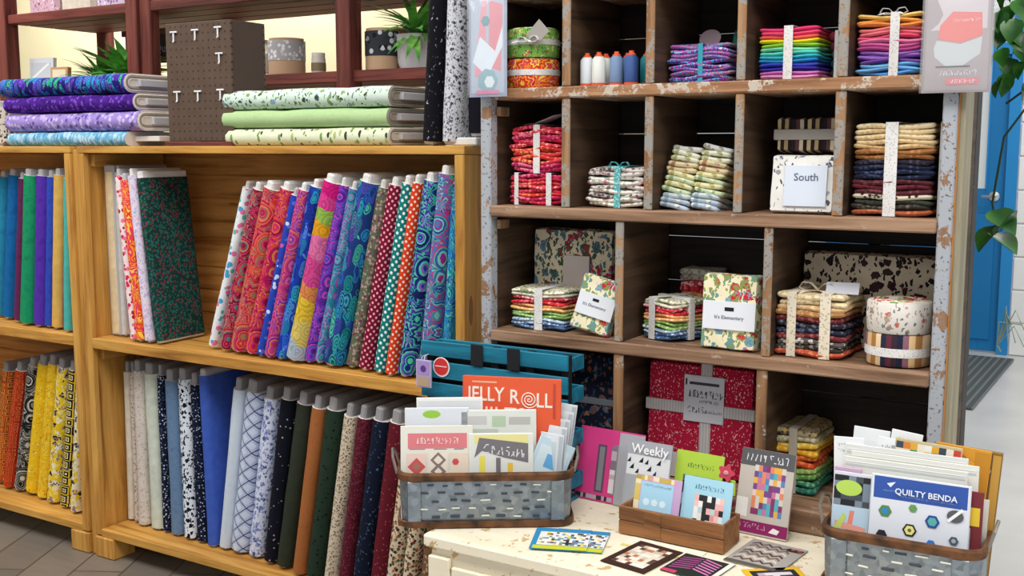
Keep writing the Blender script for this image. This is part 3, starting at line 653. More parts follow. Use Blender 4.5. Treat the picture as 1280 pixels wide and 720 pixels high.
card('chalkboard_sign', 'small dark chalkboard sign with white script hanging between the plants', 'sign', .34, .12, .012, (-3.86, 3.30, 1.615), (0, 0, 0), flat('#3a3036'), [(.02, .04, .98, .96, '#2e262c')], [('S', .15, .5, .085, '#b8b4b8'), ('wish Quilts', .6, .5, .05, '#9a96a0')], body='board')
part('front_rail', t, redX, sx(-4.05), sx(-3.68), .29, .312, 1.736, 1.76)
# upper shelf goods (z 1.786)
for x0, x1, mm, lab in [(-4.40, -4.20, fab('floral', ['#c8a8b8', '#7a3a4a', '#e0c8d0', '#b07a90'], 28, .4), 'dusty pink floral cushion on the upper red shelf'),
    (-4.18, -3.96, fab('solid', ['#d8cfc0']), 'plain cream folded cloth on the upper red shelf'), (-3.95, -3.68, fab('speckle', ['#c8b8d0', '#8a6a98', '#e8d8e8'], 60, .4), 'lilac sprigged folded cloth on the upper red shelf')]:
    mb = MB(); mb.box(x0, x1, 3.08, 3.40, 1.8205, 1.93, .018); tag(obj('folded_cloth', mb, mm), lab, 'cloth')
for x0, x1, mm, lab in [(-3.40, -2.65, fab('solid', ['#cbbfa8']), 'long beige folded cloth on the upper red shelf, mostly out of the picture')]:
    mb = MB(); mb.box(x0, x1, 3.1, 3.4, 1.8205, 1.87, .02); tag(obj('folded_cloth', mb, mm), lab, 'cloth')
# jars and pots on the lower red shelf, z 1.514
ZS = 1.513
def jar(name, label, cat, x, y, r, h, mat, art=None, lid=None, band=None, smooth=True):
    t = thing(name, label, cat, (x, y, ZS)); m = MB()
    m.lathe([(r * .9, 0), (r, .006), (r, h * .85), (r * .93, h * .95), (r * .95, h), (r * .88, h), (r * .86, h * .9), (r * .9, .02)], 24); obj('body', m, mat, t, smooth=True)
    if band: 
        m = MB(); m.lathe([(r + .0015, band[0]), (r + .0015, band[1])], 24, cap=False); obj('label_band', m, band[2], t, smooth=True)
    if lid:
        m = MB(); m.lathe([(r * .95, h), (r * .97, h + .01), (r * .9, h + .012), (.004, h + .013)], 24); obj('lid', m, lid, t, smooth=True)
    return t
fst = fab('speckle', ['#a8a8ac', '#e0e0e4', '#c8c8cc'], 60, .4)
jar('glass_jar', 'clear glass jar with wire clasp, leftmost on the lower red shelf', 'jar', -3.038, 3.10, .042, .13, glass, lid=flat('#b8bcc0', .3, .8), band=(.02, .09, flat('#d8d4cc')))
jar('fabric_bin', 'grey fabric bin with white stitching and a tan base', 'basket', -2.895, 3.10, .068, .14, flat('#b8987c', .9), band=(.058, .130, fst))
jar('small_candle', 'small white candle tin beside the grey fabric bin', 'candle', -2.775, 3.14, .026, .075, flat('#dcd6cc'), lid=flat('#e8e4dc'), band=(.02, .05, flat('#8a7a5a')))
jar('wooden_box', 'rust brown tin mostly behind the red post', 'tin', -2.50, 3.30, .075, .17, flat('#8a4a30'), band=(.0, .06, flat('#d8c8b0')))
jar('fabric_bin', 'black and white patterned fabric bin with tan base beside the potted fern', 'basket', -2.435, 3.09, .060, .15, flat('#c8a888', .9), band=(.055, .14, fab('speckle', ['#3a3e46', '#9aa0a8', '#22242a', '#d0d4d8'], 50, .45)))
pot_plant('light green strappy plant in a white enamel pot on the lower red shelf', (-2.305, 3.12, ZS), 60, .21, .035, green2, flat('#d4d6da', .3), [(.055, 0), (.068, .03), (.072, .12), (.076, .125), (.07, .125)], 5, (-.1, 1.3), droop=.5)

# ---------------------------------------------------------------- cubby shelf
YC = 1.99; D = .245
cub = thing('cubby_shelf', 'tall weathered wooden pigeonhole shelf with flaking grey paint, standing on the white table', 'shelf unit', (-.82, YC, .525))
def cx(x): return x + .82
def cz(z): return z - .525
XL, XR = -1.279, -.362
def cp(name, mat, x0, x1, y0, y1, z0, z1, **k): return part(name, cub, mat, cx(x0), cx(x1), y0, y1, cz(z0), cz(z1), **k)
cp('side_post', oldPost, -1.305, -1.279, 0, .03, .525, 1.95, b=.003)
cp('side_panel', oldInShade, -1.300, -1.281, .031, D, .525, 1.95)
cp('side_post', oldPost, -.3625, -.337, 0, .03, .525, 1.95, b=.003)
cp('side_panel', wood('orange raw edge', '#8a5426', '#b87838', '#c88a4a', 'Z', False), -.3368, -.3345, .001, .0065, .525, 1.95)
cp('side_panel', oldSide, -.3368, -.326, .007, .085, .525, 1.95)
cp('side_panel', oldInShade, -.3625, -.345, .031, D, .525, 1.95)
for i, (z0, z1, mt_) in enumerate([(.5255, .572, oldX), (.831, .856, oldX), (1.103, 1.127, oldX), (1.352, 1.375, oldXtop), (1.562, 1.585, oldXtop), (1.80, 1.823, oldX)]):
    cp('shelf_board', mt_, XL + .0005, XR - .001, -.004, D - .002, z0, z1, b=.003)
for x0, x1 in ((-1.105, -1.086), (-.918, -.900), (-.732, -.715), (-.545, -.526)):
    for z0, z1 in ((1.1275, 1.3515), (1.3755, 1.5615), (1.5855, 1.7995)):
        cp('divider', oldInShade, x0 + .001, x1 - .001, .0065, D - .01, z0, z1); cp('divider_edge', oldDiv, x0, x1, 0, .006, z0, z1, b=.002)
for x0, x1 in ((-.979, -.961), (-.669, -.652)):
    cp('divider', oldInShade, x0 + .001, x1 - .001, .0065, D - .01, .8565, 1.1025); cp('divider_edge', oldDiv, x0, x1, 0, .006, .8565, 1.1025, b=.002)
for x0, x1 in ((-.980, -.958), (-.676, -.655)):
    cp('divider', oldInShade, x0 + .001, x1 - .001, .0065, D - .01, .5725, .8305); cp('divider_edge', wood('bare divider edge', '#5f4330', '#8f6a4a', '#a8835f', 'Z', False, ('#a8a29a', .40, '#7a746e')), x0, x1, 0, .006, .5725, .8305, b=.002)
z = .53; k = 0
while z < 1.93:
    h = [.098, .118, .105, .11][k % 4]; cp('back_board', oldBackShade, -1.30, -.345, D + .0005, D + .012, z, min(z + h - .0015, 1.95)); z += h; k += 1
# corner blocks seen as little brackets under shelves at the left
for z in (1.318, 1.075): cp('corner_block', oldDiv, XL + .002, XL + .012, .02, .06, z, z + .02)

# dark cabinet behind the cubby at the right
t = thing('dark_rack', 'narrow black metal rack standing right behind the pigeonhole shelf', 'rack', (-.41, 2.25, 0))
bm_ = flat('#1b1c1e', .5, .3)
for x in (-.13, .028):
    for y in (0, .076): part('post', t, bm_, x, x + .024, y, y + .024, 0, 1.98, b=.002)
for z in (.3, .9, 1.5, 1.94): part('shelf', t, bm_, -.105, .027, .0245, .0755, z, z + .02)
part('side_sheet', t, bm_, .0525, .056, .0, .10, .02, 1.96)

# ---------------------------------------------------------------- white table
t = thing('white_table', 'old cream white painted cabinet table with panelled front, carrying shelf and baskets', 'table', (-.55, 1.61, 0))
TX0, TX1 = -1.19 + .55, -.285 + .55
part('table_top', t, whiteT, TX0, TX1, 0, .66, .50, .5245, b=.004)
part('apron', t, whiteT, TX0 + .012, TX1 - .012, .012, .03, .03, .4995)
part('side_panel', t, whiteT, TX0 + .01, TX0 + .03, .031, .64, .03, .4995)
part('side_panel', t, whiteT, TX1 - .03, TX1 - .01, .031, .64, .03, .4995)
part('back_panel', t, whiteT, TX0 + .03, TX1 - .03, .625, .64, .03, .4995)
for x in (TX0 + .012, TX0 + .268, TX1 - .06): part('stile', t, whiteT, x, x + .048, .0, .0115, .03, .485, b=.002)
for x0, x1 in ((TX0 + .062, TX0 + .266), (TX0 + .318, TX1 - .062)):
    dd = part('door', t, fab('mottle', ['#e6dcc4', '#f1e8d2'], 8), x0, x1, .003, .0115, .06, .47, b=.003)
    mb = MB(); mb.lathe([(.012, 0), (.006, .006), (.013, .016), (.004, .022)], 14); mb.v = [(a, -c_, b_) for a, b_, c_ in mb.v]
    kn = obj('knob', mb, flat('#5a4a3c', .4, .6), dd, (x1 - .04, .003, .27), smooth=True)
for x in (TX0 + .01, TX1 - .06):
    for y in (.015, .58): part('leg', t, whiteT, x, x + .05, y, y + .05, 0, .0295)

# ---------------------------------------------------------------- bundles of folded fabric
def slab(w, d, h, seed, r=None, wav=.0015):
    rr = random.Random(seed); m = MB(); ph = [rr.uniform(0, 6) for _ in range(4)]; rings = []
    out = []; cr = min(.008, w * .2); n = 5
    for cxx, cyy, a0 in ((w / 2 - cr, d - cr, 0), (-w / 2 + cr, d - cr, 90), (-w / 2 + cr, cr, 180), (w / 2 - cr, cr, 270)):
        for j in range(n): a = R(a0 + 90 * j / (n - 1)); out.append((cxx + cr * math.cos(a), cyy + cr * math.sin(a), math.cos(a), math.sin(a)))
        # edge subdivisions
    full = []
    for i, p in enumerate(out):
        full.append(p); q = out[(i + 1) % len(out)]; dd = math.hypot(p[0] - q[0], p[1] - q[1])
        if dd > .02:
            for k in range(1, 6): f = k / 6; full.append(tuple(p[c] * (1 - f) + q[c] * f for c in range(4)))
    for a in (-80, -40, 0, 40, 80):
        ca, sa = math.cos(R(a)), math.sin(R(a)); ring = []
        for x, y, nx, ny in full:
            off = -min(h, .006) * (1 - ca) + wav * math.sin(x * 70 + ph[0]) * math.sin(y * 60 + ph[1])
            zz = h / 2 + h / 2 * sa + wav * .9 * math.sin(x * 55 + ph[2] + y * 30)
            ring.append((x + nx * off, y + ny * off, zz))
        rings.append(ring)
    m.loft(rings, 0, 0, 0); return m
def ribbon(t, x, w, D_, H, mat=None, cross=False, name='ribbon'):
    m = MB(); e = .0022; mat = mat or ribbon_w
    pts = [(-e, -e), (D_ + e, -e), (D_ + e, H + e), (-e, H + e)]
    inn = [(-e + .0012, -e + .0012), (D_ + e - .0012, -e + .0012), (D_ + e - .0012, H + e - .0012), (-e + .0012, H + e - .0012)]
    if cross: f = lambda u, a, b: (a - 0, u, b)
    rings = []
    if not cross:
        o0 = [(x - w / 2, a, b) for a, b in pts]; o1 = [(x + w / 2, a, b) for a, b in pts]; i0 = [(x - w / 2, a, b) for a, b in inn]; i1 = [(x + w / 2, a, b) for a, b in inn]
    else:
        o0 = [(a, x - w / 2, b) for a, b in pts]; o1 = [(a, x + w / 2, b) for a, b in pts]; i0 = [(a, x - w / 2, b) for a, b in inn]; i1 = [(a, x + w / 2, b) for a, b in inn]
    m.loft([i0, o0, o1, i1]); 
    return obj(name, m, mat, t)
def bow(t, loc, s, mat=None, rz=0, tails=True):
    m = MB(); mat = mat or ribbon_w
    for sg in (-1, 1):
        pts = [(sg * s * a, -.2 * s * b, s * c_) for a, b, c_ in ((0, 0, .08), (.35, .3, .45), (.8, .5, .5), (1, .4, .2), (.7, .2, .05), (0, 0, .05))]
        rr = [[(p[0], p[1] - .18 * s, p[2]), (p[0], p[1] + .18 * s, p[2]), (p[0], p[1] + .18 * s, p[2] + .001), (p[0], p[1] - .18 * s, p[2] + .001)] for p in pts]; m.loft(rr, 0, 0)
        if tails:
            pts = [(sg * s * .05, -.2 * s, .08 * s), (sg * s * .5, -.7 * s, .1 * s), (sg * s * .8, -1.1 * s, -.05 * s)]
            rr = [[(p[0] - .12 * s, p[1], p[2]), (p[0] + .12 * s, p[1], p[2]), (p[0] + .12 * s, p[1], p[2] + .001), (p[0] - .12 * s, p[1], p[2] + .001)] for p in pts]; m.loft(rr, 0, 0)
    return obj('bow', m, mat, t, loc, (0, 0, rz))
def bundle(label, x0, x1, y, z, H, mats, D_=.17, rib=(), ribmat=None, rz=0, tilt=0, jit=.002, group=None, name='fabric_bundle', cat='fabric bundle', wav=.0015, lean=0, gap=1.0):
    w = x1 - x0; t = thing(name, label, cat, ((x0 + x1) / 2, y, z + .0025), (tilt, lean, rz), group); rr = random.Random(label)
    n = len(mats); h = H / n; zz = 0
    for i, mm in enumerate(mats):
        o = obj('folded_layer', slab(w * (1 + rr.uniform(-.03, .0)), D_, h * gap, label + str(i), wav=wav), mm if not isinstance(mm, str) else fab('solid', [mm]), t, (rr.uniform(-jit, jit), rr.uniform(-jit, jit) * .6 + .0, zz), (0, 0, rr.uniform(-.012, .012)), smooth=True); zz += h
    for fx, rw in rib: ribbon(t, fx * w, rw, D_, H + .001, ribmat)
    return t
GB = 'fabric bundles in the pigeonhole shelf'
sp = lambda b, *c, s=130, t=.42: fab('speckle', [b] + list(c), s, t)
# row 1 -----------------------------------------------------------------
def roll(label, x, y, z, r, h, mat, band=None, cat='fabric roll', stripes=None, rz=0, group=None, tag_card=False, top=None):
    t = thing('fabric_roll', label, cat, (x, y, z + .0015), (0, 0, rz), group)
    n = 40; rings = []; rr = random.Random(label)
    for i, (f, q) in enumerate(((0, .96), (.06, 1), (.5, 1.015), (.94, 1), (1, .96))):
        rings.append([(r * q * (1 + .012 * math.sin(7 * a + f * 3)) * math.cos(a), r * q * (1 + .012 * math.sin(7 * a + f * 3)) * math.sin(a), h * f) for a in [2 * PI * j / n for j in range(n)]])
    m = MB(); m.loft(rings, 0, 0, 0); obj('rolled_strips', m, mat, t, smooth=True)
    m = MB(); pts = []
    for j in range(110): a = j * .3; q = r * (.12 + .80 * j / 110); pts.append((q * math.cos(a), q * math.sin(a), h + .0005))
    m.tube(pts, .0018, 4); obj('spiral_edge', m, top or fab('speckle', ['#e8e0d0', '#c04a4a', '#6a9a4a'], 60, .5), t)
    if band: 
        m = MB(); m.lathe([(r * 1.03, band[0]), (r * 1.035, (band[0] + band[1]) / 2), (r * 1.03, band[1])], 40, cap=False); obj('paper_band', m, ribbon_w, t, smooth=True)
    return t
yr = 2.062; xr_ = -1.214
roll('red, orange and yellow floral roll under the green roll, top left pigeonhole', xr_, yr, 1.375, .056, .060, fab('rings', ['#e02a2a', '#f2a83a', '#e8502a', '#c83a7a', '#f5d04a', '#d03028'], 30), (.026, .038))
tg = roll('green floral roll with a grey swing tag, on top of the red roll', xr_, yr, 1.4385, .056, .060, fab('floral', ['#8ac05a', '#3a8a4a', '#e04a5a', '#f0e8a0', '#4a7a3a'], 60, .42), (.026, .037))
mb = MB(); mb.box(-.017, .017, -.0008, .0008, -.045, 0); o = obj('swing_tag', mb, flat('#a8a29c', .8), tg, (.062, -.062, .062), (R(12), R(48), R(10)))
bow(tg, (.022, -.060, .028), .026)
# thread cones
def spool(label, x, y, col, group='thread cones in the top row', h=.064, name='thread_cone'):
    t = thing(name, label, 'thread', (x, y, 1.376), group=group)
    m = MB(); m.lathe([(.0150, 0), (.0150, .004), (.012, .005)], 20); obj('base_cap', m, flat('#e0603a', .4), t, smooth=True)
    m = MB(); m.lathe([(.0138, .005), (.0142, .007), (.0140, .052), (.0095, .058)], 24); n = NT('wound thread', .5, 0, .3); oo = n.obj(); wv = n.n('ShaderNodeTexWave', bands_direction='Z'); n.l(oo, wv.inputs[0]); wv.inputs['Scale'].default_value = 240; wv.inputs['Distortion'].default_value = 2
    b = tuple(q * .75 for q in lin(col)[:3]) + (1,); obj('wound_thread', m, n.out(n.mix(wv.outputs[1], n.ramp(wv.outputs[1], [b, b]), col), wv.outputs[1], .3, .0005), t, smooth=True)
    m = MB(); m.lathe([(.0085, .058), (.0085, .061), (.005, .063), (.005, .067), (.002, .067)], 16); obj('top_cap', m, flat('#e0603a', .4), t, smooth=True); return t
spool('white thread cone, leftmost in the thread pigeonhole', -1.066, 2.028, '#e6ebf2'); spool('off-white thread cone, second from the left', -1.035, 2.020, '#e9ebe6')
spool('off-white thread cone standing behind the two white ones', -1.040, 2.062, '#e2e6e0'); spool('grey blue thread cone', -.998, 2.026, '#7a93b8')
spool('mid blue thread cone behind the grey blue and navy ones', -.992, 2.066, '#5a7aa0'); spool('navy blue thread cone with white lettering', -.962, 2.020, '#3a5a98')
spool('teal thread cone next to the divider', -.945, 2.058, '#1a7a88')
bl = [fab('swirl', ['#3a6ad0', '#e05aa8', '#40a8d8', '#5a3aa8', '#f07a9a'], 90), fab('swirl', ['#58b8e0', '#7a4ac0', '#f06aa0', '#2a5ac0', '#e8e0f0'], 90), fab('swirl', ['#c84aa0', '#2a78d0', '#e87a58', '#38b0c8'], 90), fab('swirl', ['#2a3a98', '#50b0e0', '#d048a8', '#8a4ac8'], 90)]
b1 = bundle('stack of wavy blue, pink and purple fabrics with an oval tag on top', -.893, -.765, 2.045, 1.375, .072, [bl[i % 4] for i in (3, 1, 2, 0, 1, 3, 2, 0, 1, 2)], rib=[(0.03, .010)], ribmat=flat('#3aa0b8', .6), group=None, wav=.0035, D_=.14, jit=.003)
mb = MB(); mb.lathe([(.024, -.0006), (.024, .0006)], 24); o = obj('oval_tag', mb, flat('#97868c', .8), b1, (.005, .045, .088), (R(78), 0, R(-8))); o.scale = (1, .75, 1)
m = MB(); m.lathe([(.007, 0), (.004, .02), (.001, .03)], 8); obj('tassel', m, flat('#1f6a5a'), b1, (.052, .06, .072))
rain = ['#e89ad0', '#d878c8', '#3a30a0', '#3c48b8', '#2a88c8', '#38b8c8', '#5ad0c0', '#8ae0b8', '#8acc3a', '#e8dc2a', '#f0605a', '#f0507a', '#e8407a']
bundle('rainbow bundle from lilac up to hot pink, tied with a white ribbon', -.706, -.590, 2.035, 1.376, .094, rain, rib=[(0.0, .017)], D_=.17, lean=0, jit=.0015)
bundle('dark green and wine bundle half hidden right of the rainbow bundle', -.584, -.550, 2.08, 1.376, .085, ['#22382c', '#1c4a3c', '#3c5a4c', '#6a2a3a', '#8a2a4a'], rib=[(-.1, .008)], D_=.11)
sun = ['#5aa0e8', '#78b8f0', '#7ac0e8', '#7a4aa8', '#9a6ac8', '#a878d0', '#b84a8a', '#e070b0', '#e880b0', '#e8587a', '#f07a88', '#f08a8a', '#f0944a', '#f2a850', '#f4cc78']
b = bundle('sunset bundle from sky blue up to orange, tied with a white ribbon bow', -.522, -.408, 2.030, 1.376, .106, sun, rib=[(0.08, .016)], D_=.16, wav=.003, jit=.0025)
bow(b, (.002, .02, .106), .024); 
# row 2 -----------------------------------------------------------------
reds = [sp('#c82a48', '#e86a7a', '#a01a3a'), sp('#d83a3a', '#f08a5a'), sp('#e04858', '#ffb0a8', '#b01a40'), sp('#d8404a', '#f0a060', '#c02a5a'), sp('#c0285a', '#e87a98')]
b = bundle('wine and red bundle lying on its side, under the coral red bundle', -1.262, -1.130, 2.035, 1.1275, .064, [reds[i % 5] for i in (0, 4, 1, 0, 2, 3, 0, 4)], rib=[(-.33, .010), (.28, .013)], wav=.003, jit=.003)
b = bundle('coral red bundle with a white paper band, top of the red pair', -1.256, -1.128, 2.035, 1.1960, .098, [reds[i % 5] for i in (4, 4, 3, 1, 3, 1, 2, 0, 4, 2, 0)], rib=[(.02, .016)], wav=.004, jit=.003)
mb = MB(); mb.loft([[(-.03, -.002, .101), (-.03, .05, .102)], [(.0, -.004, .104), (.0, .05, .105)], [(.045, -.004, .120), (.045, .05, .122)], [(.062, -.002, .122), (.062, .05, .123)]], closed=False); obj('paper_flap', mb, flat('#d6d2dc', .7), b)
whites = [sp('#e0d6d2', '#8a7a84', '#c8a8a8', s=100), sp('#e8e4da', '#a8b0a0', '#d07a8a', s=100), sp('#d4ccc6', '#6a5a5c', s=110), sp('#ecebe2', '#b8a888', '#9ab0b8', s=100)]
b = bundle('off-white print bundle tied with a teal ribbon', -1.066, -.936, 2.03, 1.1275, .080, [whites[i % 4] for i in (3, 1, 2, 3, 0, 1, 3, 0, 2)], rib=[(.05, .014)], ribmat=fab('speckle', ['#5ab0b8', '#a0d8d8'], 200, .4), wav=.003, jit=.003)
bow(b, (.006, .01, .08), .022, fab('speckle', ['#3a9aa0', '#a0d8d8'], 200, .4))
past = [sp('#b8c8d8', '#8aa0b0', '#e8e8e0', s=90), sp('#c8d4d8', '#98b0b8', s=90), sp('#c8d4b0', '#8aa078', '#e8e8c0', s=90), sp('#e0dcae', '#b8b070', s=90), sp('#d8c8a0', '#a07a5a', '#c8a890', s=90), sp('#dfe0c8', '#a8a878', s=90), sp('#d0d0cc', '#98988c', s=90)]
for xx, lab in ((-.870, 'left pastel stack of cut squares leaning in the third pigeonhole'), (-.805, 'right pastel stack of cut squares leaning in the third pigeonhole')):
    bundle(lab, xx - .033, xx + .031, 2.024, 1.1275, .128, [past[i] for i in (0, 0, 1, 2, 3, 2, 3, 4, 4, 5, 5, 6)], D_=.10, lean=R(9), tilt=R(-8), wav=.002, jit=.002)
def wrapped(label, w, h, d, loc, rot, mat, art, texts=(), bands=(), group=None, cat='fabric pack', bandmat=None, cornr=.008):
    """pack of folded fabric standing upright: local x width, z height, y depth"""
    t = thing('fabric_pack', label, cat, loc, rot, group)
    m = slab(w, h, d, label, wav=.0012); m.v = [(x, z, y) for x, y, z in m.v]; m.f = [f[::-1] for f in m.f]
    obj('folded_fabric', m, mat, t, smooth=True)
    for kind, pos, bw in bands:
        m = MB(); e = .002
        if kind == 'v': m.box(pos * w - bw / 2, pos * w + bw / 2, -e, d + e, -e * .5, h + e, .001)
        else: m.box(-w / 2 - e, w / 2 + e, -e, d + e, pos * h - bw / 2, pos * h + bw / 2, .001)
        obj('ribbon', m, bandmat or ribbon_w, t)
    for (u0, v0, u1, v1, base, tx) in art:
        c_ = part('paper_label', t, base, (u0 - .5) * w, (u1 - .5) * w, -.0042, -.0012, v0 * h, v1 * h, b=.0005)
        if tx and tx[0][0] == '#':
            mk = [(.14, .80, .88, .86, '#3a3a42'), (.04, .78, .08, .92, '#1c1c20'), ('scrib', .12, .60, .92, .14, '#4a4a58', 3), ('scrib', .4, .45, .85, .06, '#6a6a78', 4), ('scrib', .1, .26, .55, .11, '#3c3c48', 5), ('scrib', .6, .24, .95, .06, '#4a4a58', 6)]
            e_ = thing('', '', '', (0, 0, 0)); card('', '', '', (u1 - u0) * w, (v1 - v0) * h, .0062, None, None, None, mk, parent=e_)
            a_ = e_.children[0]; a_.parent = c_; a_.name = 'handwriting'; a_.location = (((u0 + u1) / 2 - .5) * w, -.0016, v0 * h); bpy.data.objects.remove(e_); continue
        if tx and tx[0][0].startswith('It'): part('black_bar', c_, black, (tx[0][1] - .58) * w, (tx[0][1] - .42) * w, -.0047, -.0042, (tx[0][2] + .085) * h, (tx[0][2] + .135) * h, b=.0002)
        for body_, u, v, size, mm in tx: text(body_, size, flat(mm), c_, ((u - .5) * w, -.0045, v * h), bold=size * .01)
    return t
wf = fab('floral', ['#e9e7e2', '#6a6a78', '#9a98a8', '#55586a', '#a8a8b4'], 34, .30)
wrapped('white pack with grey sprigs and a pale blue title card', .125, .112, .10, (-.610, 2.015, 1.1285), (R(-6), 0, 0), wf, [(.24, .12, .88, .80, flat('#d3dcea'), [('South', .57, .60, .020, '#5a6478')])])
wrapped('brown and cream bundle lying behind, with a grey band, above the white pack', .125, .068, .09, (-.618, 2.070, 1.2415), (R(-3), 0, 0), fab('check', ['#c0a880', '#2a2222', '#a8906c', '#241c1e', '#2c2226', '#5a3a3c', '#c8b8a0', '#241c1e'], 17), [], bands=[('h', .50, .020)], bandmat=flat('#a8a29c', .7))
mb = MB(); mb.box(-.66, -.56, 2.118, 2.17, 1.1275, 1.2408); tag(obj('cardboard_box', mb, flat('#2c2420', .9)), 'small dark box hidden behind the white sprigged pack, carrying the brown bundle', 'box')
moda = [sp('#a85a3c', '#c87a5a'), sp('#3a3430', '#6a6458'), sp('#3c4238', '#2a2e26'), sp('#d8ccb4', '#3a3430'), sp('#54282e', '#7a4048'), sp('#6a2a34', '#4a1a22'), sp('#1e2236', '#3a4460'), sp('#262c46', '#4a5474'), sp('#2a2430', '#4c4654'), sp('#8a5a34', '#a8784c'), sp('#a06a3a', '#b8865a'), sp('#d8b888', '#c0a070'), sp('#e2c698', '#cca874'), sp('#ead4ac', '#d4b884'), sp('#e6cfa4', '#d0b07c'), sp('#eedcb8', '#d8c090')]
b = bundle('tall bundle from rust and navy up to cream, far right of the second row', -.520, -.378, 2.025, 1.128, .162, [moda[i] for i in (0, 1, 2, 3, 4, 5, 4, 6, 7, 6, 8, 9, 10, 11, 12, 13, 14, 15)], rib=[(-.02, .022)], wav=.0022, jit=.0018, D_=.17)
ribbon(b, .09, .022, .071 * 2, .162, flat('#a9a49c', .7), name='ribbon').location = (0, 0, 0)
# row 3 -----------------------------------------------------------------
elem = fab('floral', ['#e7dcc0', '#c02a34', '#6a8aa8', '#5a7a8a', '#4a5a4a'], 32, .50)
elem2 = fab('floral', ['#efe6c4', '#c8303a', '#88a8c0', '#6a9a9a', '#8a9a5a'], 38, .50)
wrapped('large cream floral pack standing at the back left of the third row', .205, .215, .06, (-1.160, 2.135, .857), (R(-3), 0, 0), elem, [(.40, .34, .72, .72, flat('#d8cbc8'), [])])
m = MB()
rb = [sp('#4a6a9a', '#8aa8c8', '#304a78'), sp('#5a78a8', '#c8d8e8'), sp('#a8c0d0', '#e8f0f0', '#6a8ab0'), sp('#8aae62', '#c0dc98'), sp('#7fa458', '#b8d090'), sp('#eeb478', '#f8dcb0'), sp('#e89858', '#f5c898'), sp('#d03440', '#f08088', '#a01a28'), sp('#c83848', '#f4c8c0'), sp('#e8e2cc', '#b8c0a8', '#c8d8d8'), sp('#ece6d0', '#8a9a6a')]
GR = 'small rainbow packs in the third row'
b = bundle('rainbow charm pack with a white ribbon, left pigeonhole of the third row', -1.252, -1.116, 2.028, .857, .084, rb, rib=[(.03, .020)], D_=.13, wav=.0025, jit=.002)
wrapped('cream floral pack leaning askew with a white card, beside the left rainbow pack', .092, .120, .03, (-1.052, 2.012, .866), (R(-10), R(13), R(3)), elem2, [(.06, .28, .98, .68, flat('#dfe3ea'), [("It's Elementary", .5, .47, .009, '#7a7a88')])])
b = bundle('rainbow pack turned sideways with two white ribbons, middle pigeonhole', -.955, -.862, 2.045, .858, .082, rb, rib=[(-.15, .018)], D_=.10, rz=R(-24), wav=.0025, jit=.002)
ribbon(b, .05, .014, .0, .0).hide_render = False
b.children[-1].name = 'spare'; bpy.data.objects.remove(b.children[-1])
m = MB(); e = .0022
m.box(-.0465 - e, .0465 + e, .045, .061, -.001, .085, .001); obj('ribbon', m, ribbon_w, b)
b = bundle('red topped rainbow pack standing behind, near the floral pack with the card', -.905, -.822, 2.150, .858, .135, [rb[i] for i in (0, 1, 2, 3, 4, 5, 6, 7, 8)] + [sp('#b8a8a0', '#8a7a74'), sp('#c8c0b4', '#8a9a8a')], D_=.075, wav=.002)
wrapped('cream floral pack standing upright with a wide white card', .118, .150, .055, (-.745, 2.012, .857), (R(-5), 0, 0), elem2, [(.06, .27, .97, .64, flat('#e3e6ee'), [("It's Elementary", .52, .43, .010, '#6a6a78')])])
wrapped('wide beige pack with black and plum flowers, back right of the third row', .262, .190, .055, (-.515, 2.155, .857), (R(-2), 0, 0), fab('floral', ['#d8cbb4', '#4a2630', '#2a2428', '#2a2428', '#3a3030'], 32, .42), [])
dk = [sp('#b8543a', '#d87a5a'), sp('#3c3434', '#8a8480'), sp('#5a5450', '#c8c4bc'), sp('#6a2a30', '#a05a5a'), sp('#262a3a', '#5a6478'), sp('#2c2a34', '#6a6474'), sp('#5a2428', '#8a4a48'), sp('#a8784a', '#c89a6a'), sp('#d0ac7c', '#e4c8a0'), sp('#e6d2a8', '#c8b080'), sp('#ead9b4', '#cdb88c')]
b = bundle('dark and cream bundle crossed by two cream ribbons with a bow', -.652, -.520, 2.020, .857, .118, dk, rib=[(-.26, .017), (.22, .020)], ribmat=fab('speckle', ['#e6dcc8', '#c8b89c'], 160, .35), D_=.16, wav=.0025, jit=.003)
ribbon(b, .08, .018, .0, .0); bpy.data.objects.remove(b.children[-1])
bow(b, (.0, .05, .118), .035, fab('speckle', ['#e6dcc8', '#c8b89c'], 160, .35)); c_ = part('paper_label', b, flat('#cdd0da'), -.025, .035, -.0008, .0008, 0, .03, b=.0003); c_.location = (.045, .03, .119); c_.rotation_euler = (R(-50), 0, R(10))
roll('striped navy, tan and cream roll under the white blossom roll', -.432, 2.058, .857, .057, .058, fab('check', ['#3a2a34', '#22283c', '#8a6070', '#d8b888', '#a87848', '#e2c8a0', '#262c44', '#60303c'], 13), (.018, .034))
roll('white blossom print roll stacked on the striped roll', -.432, 2.058, .9165, .057, .056, fab('floral', ['#e2dcd4', '#c86a5a', '#8a9a8a', '#6a7a78', '#b8a090'], 42, .36), None)
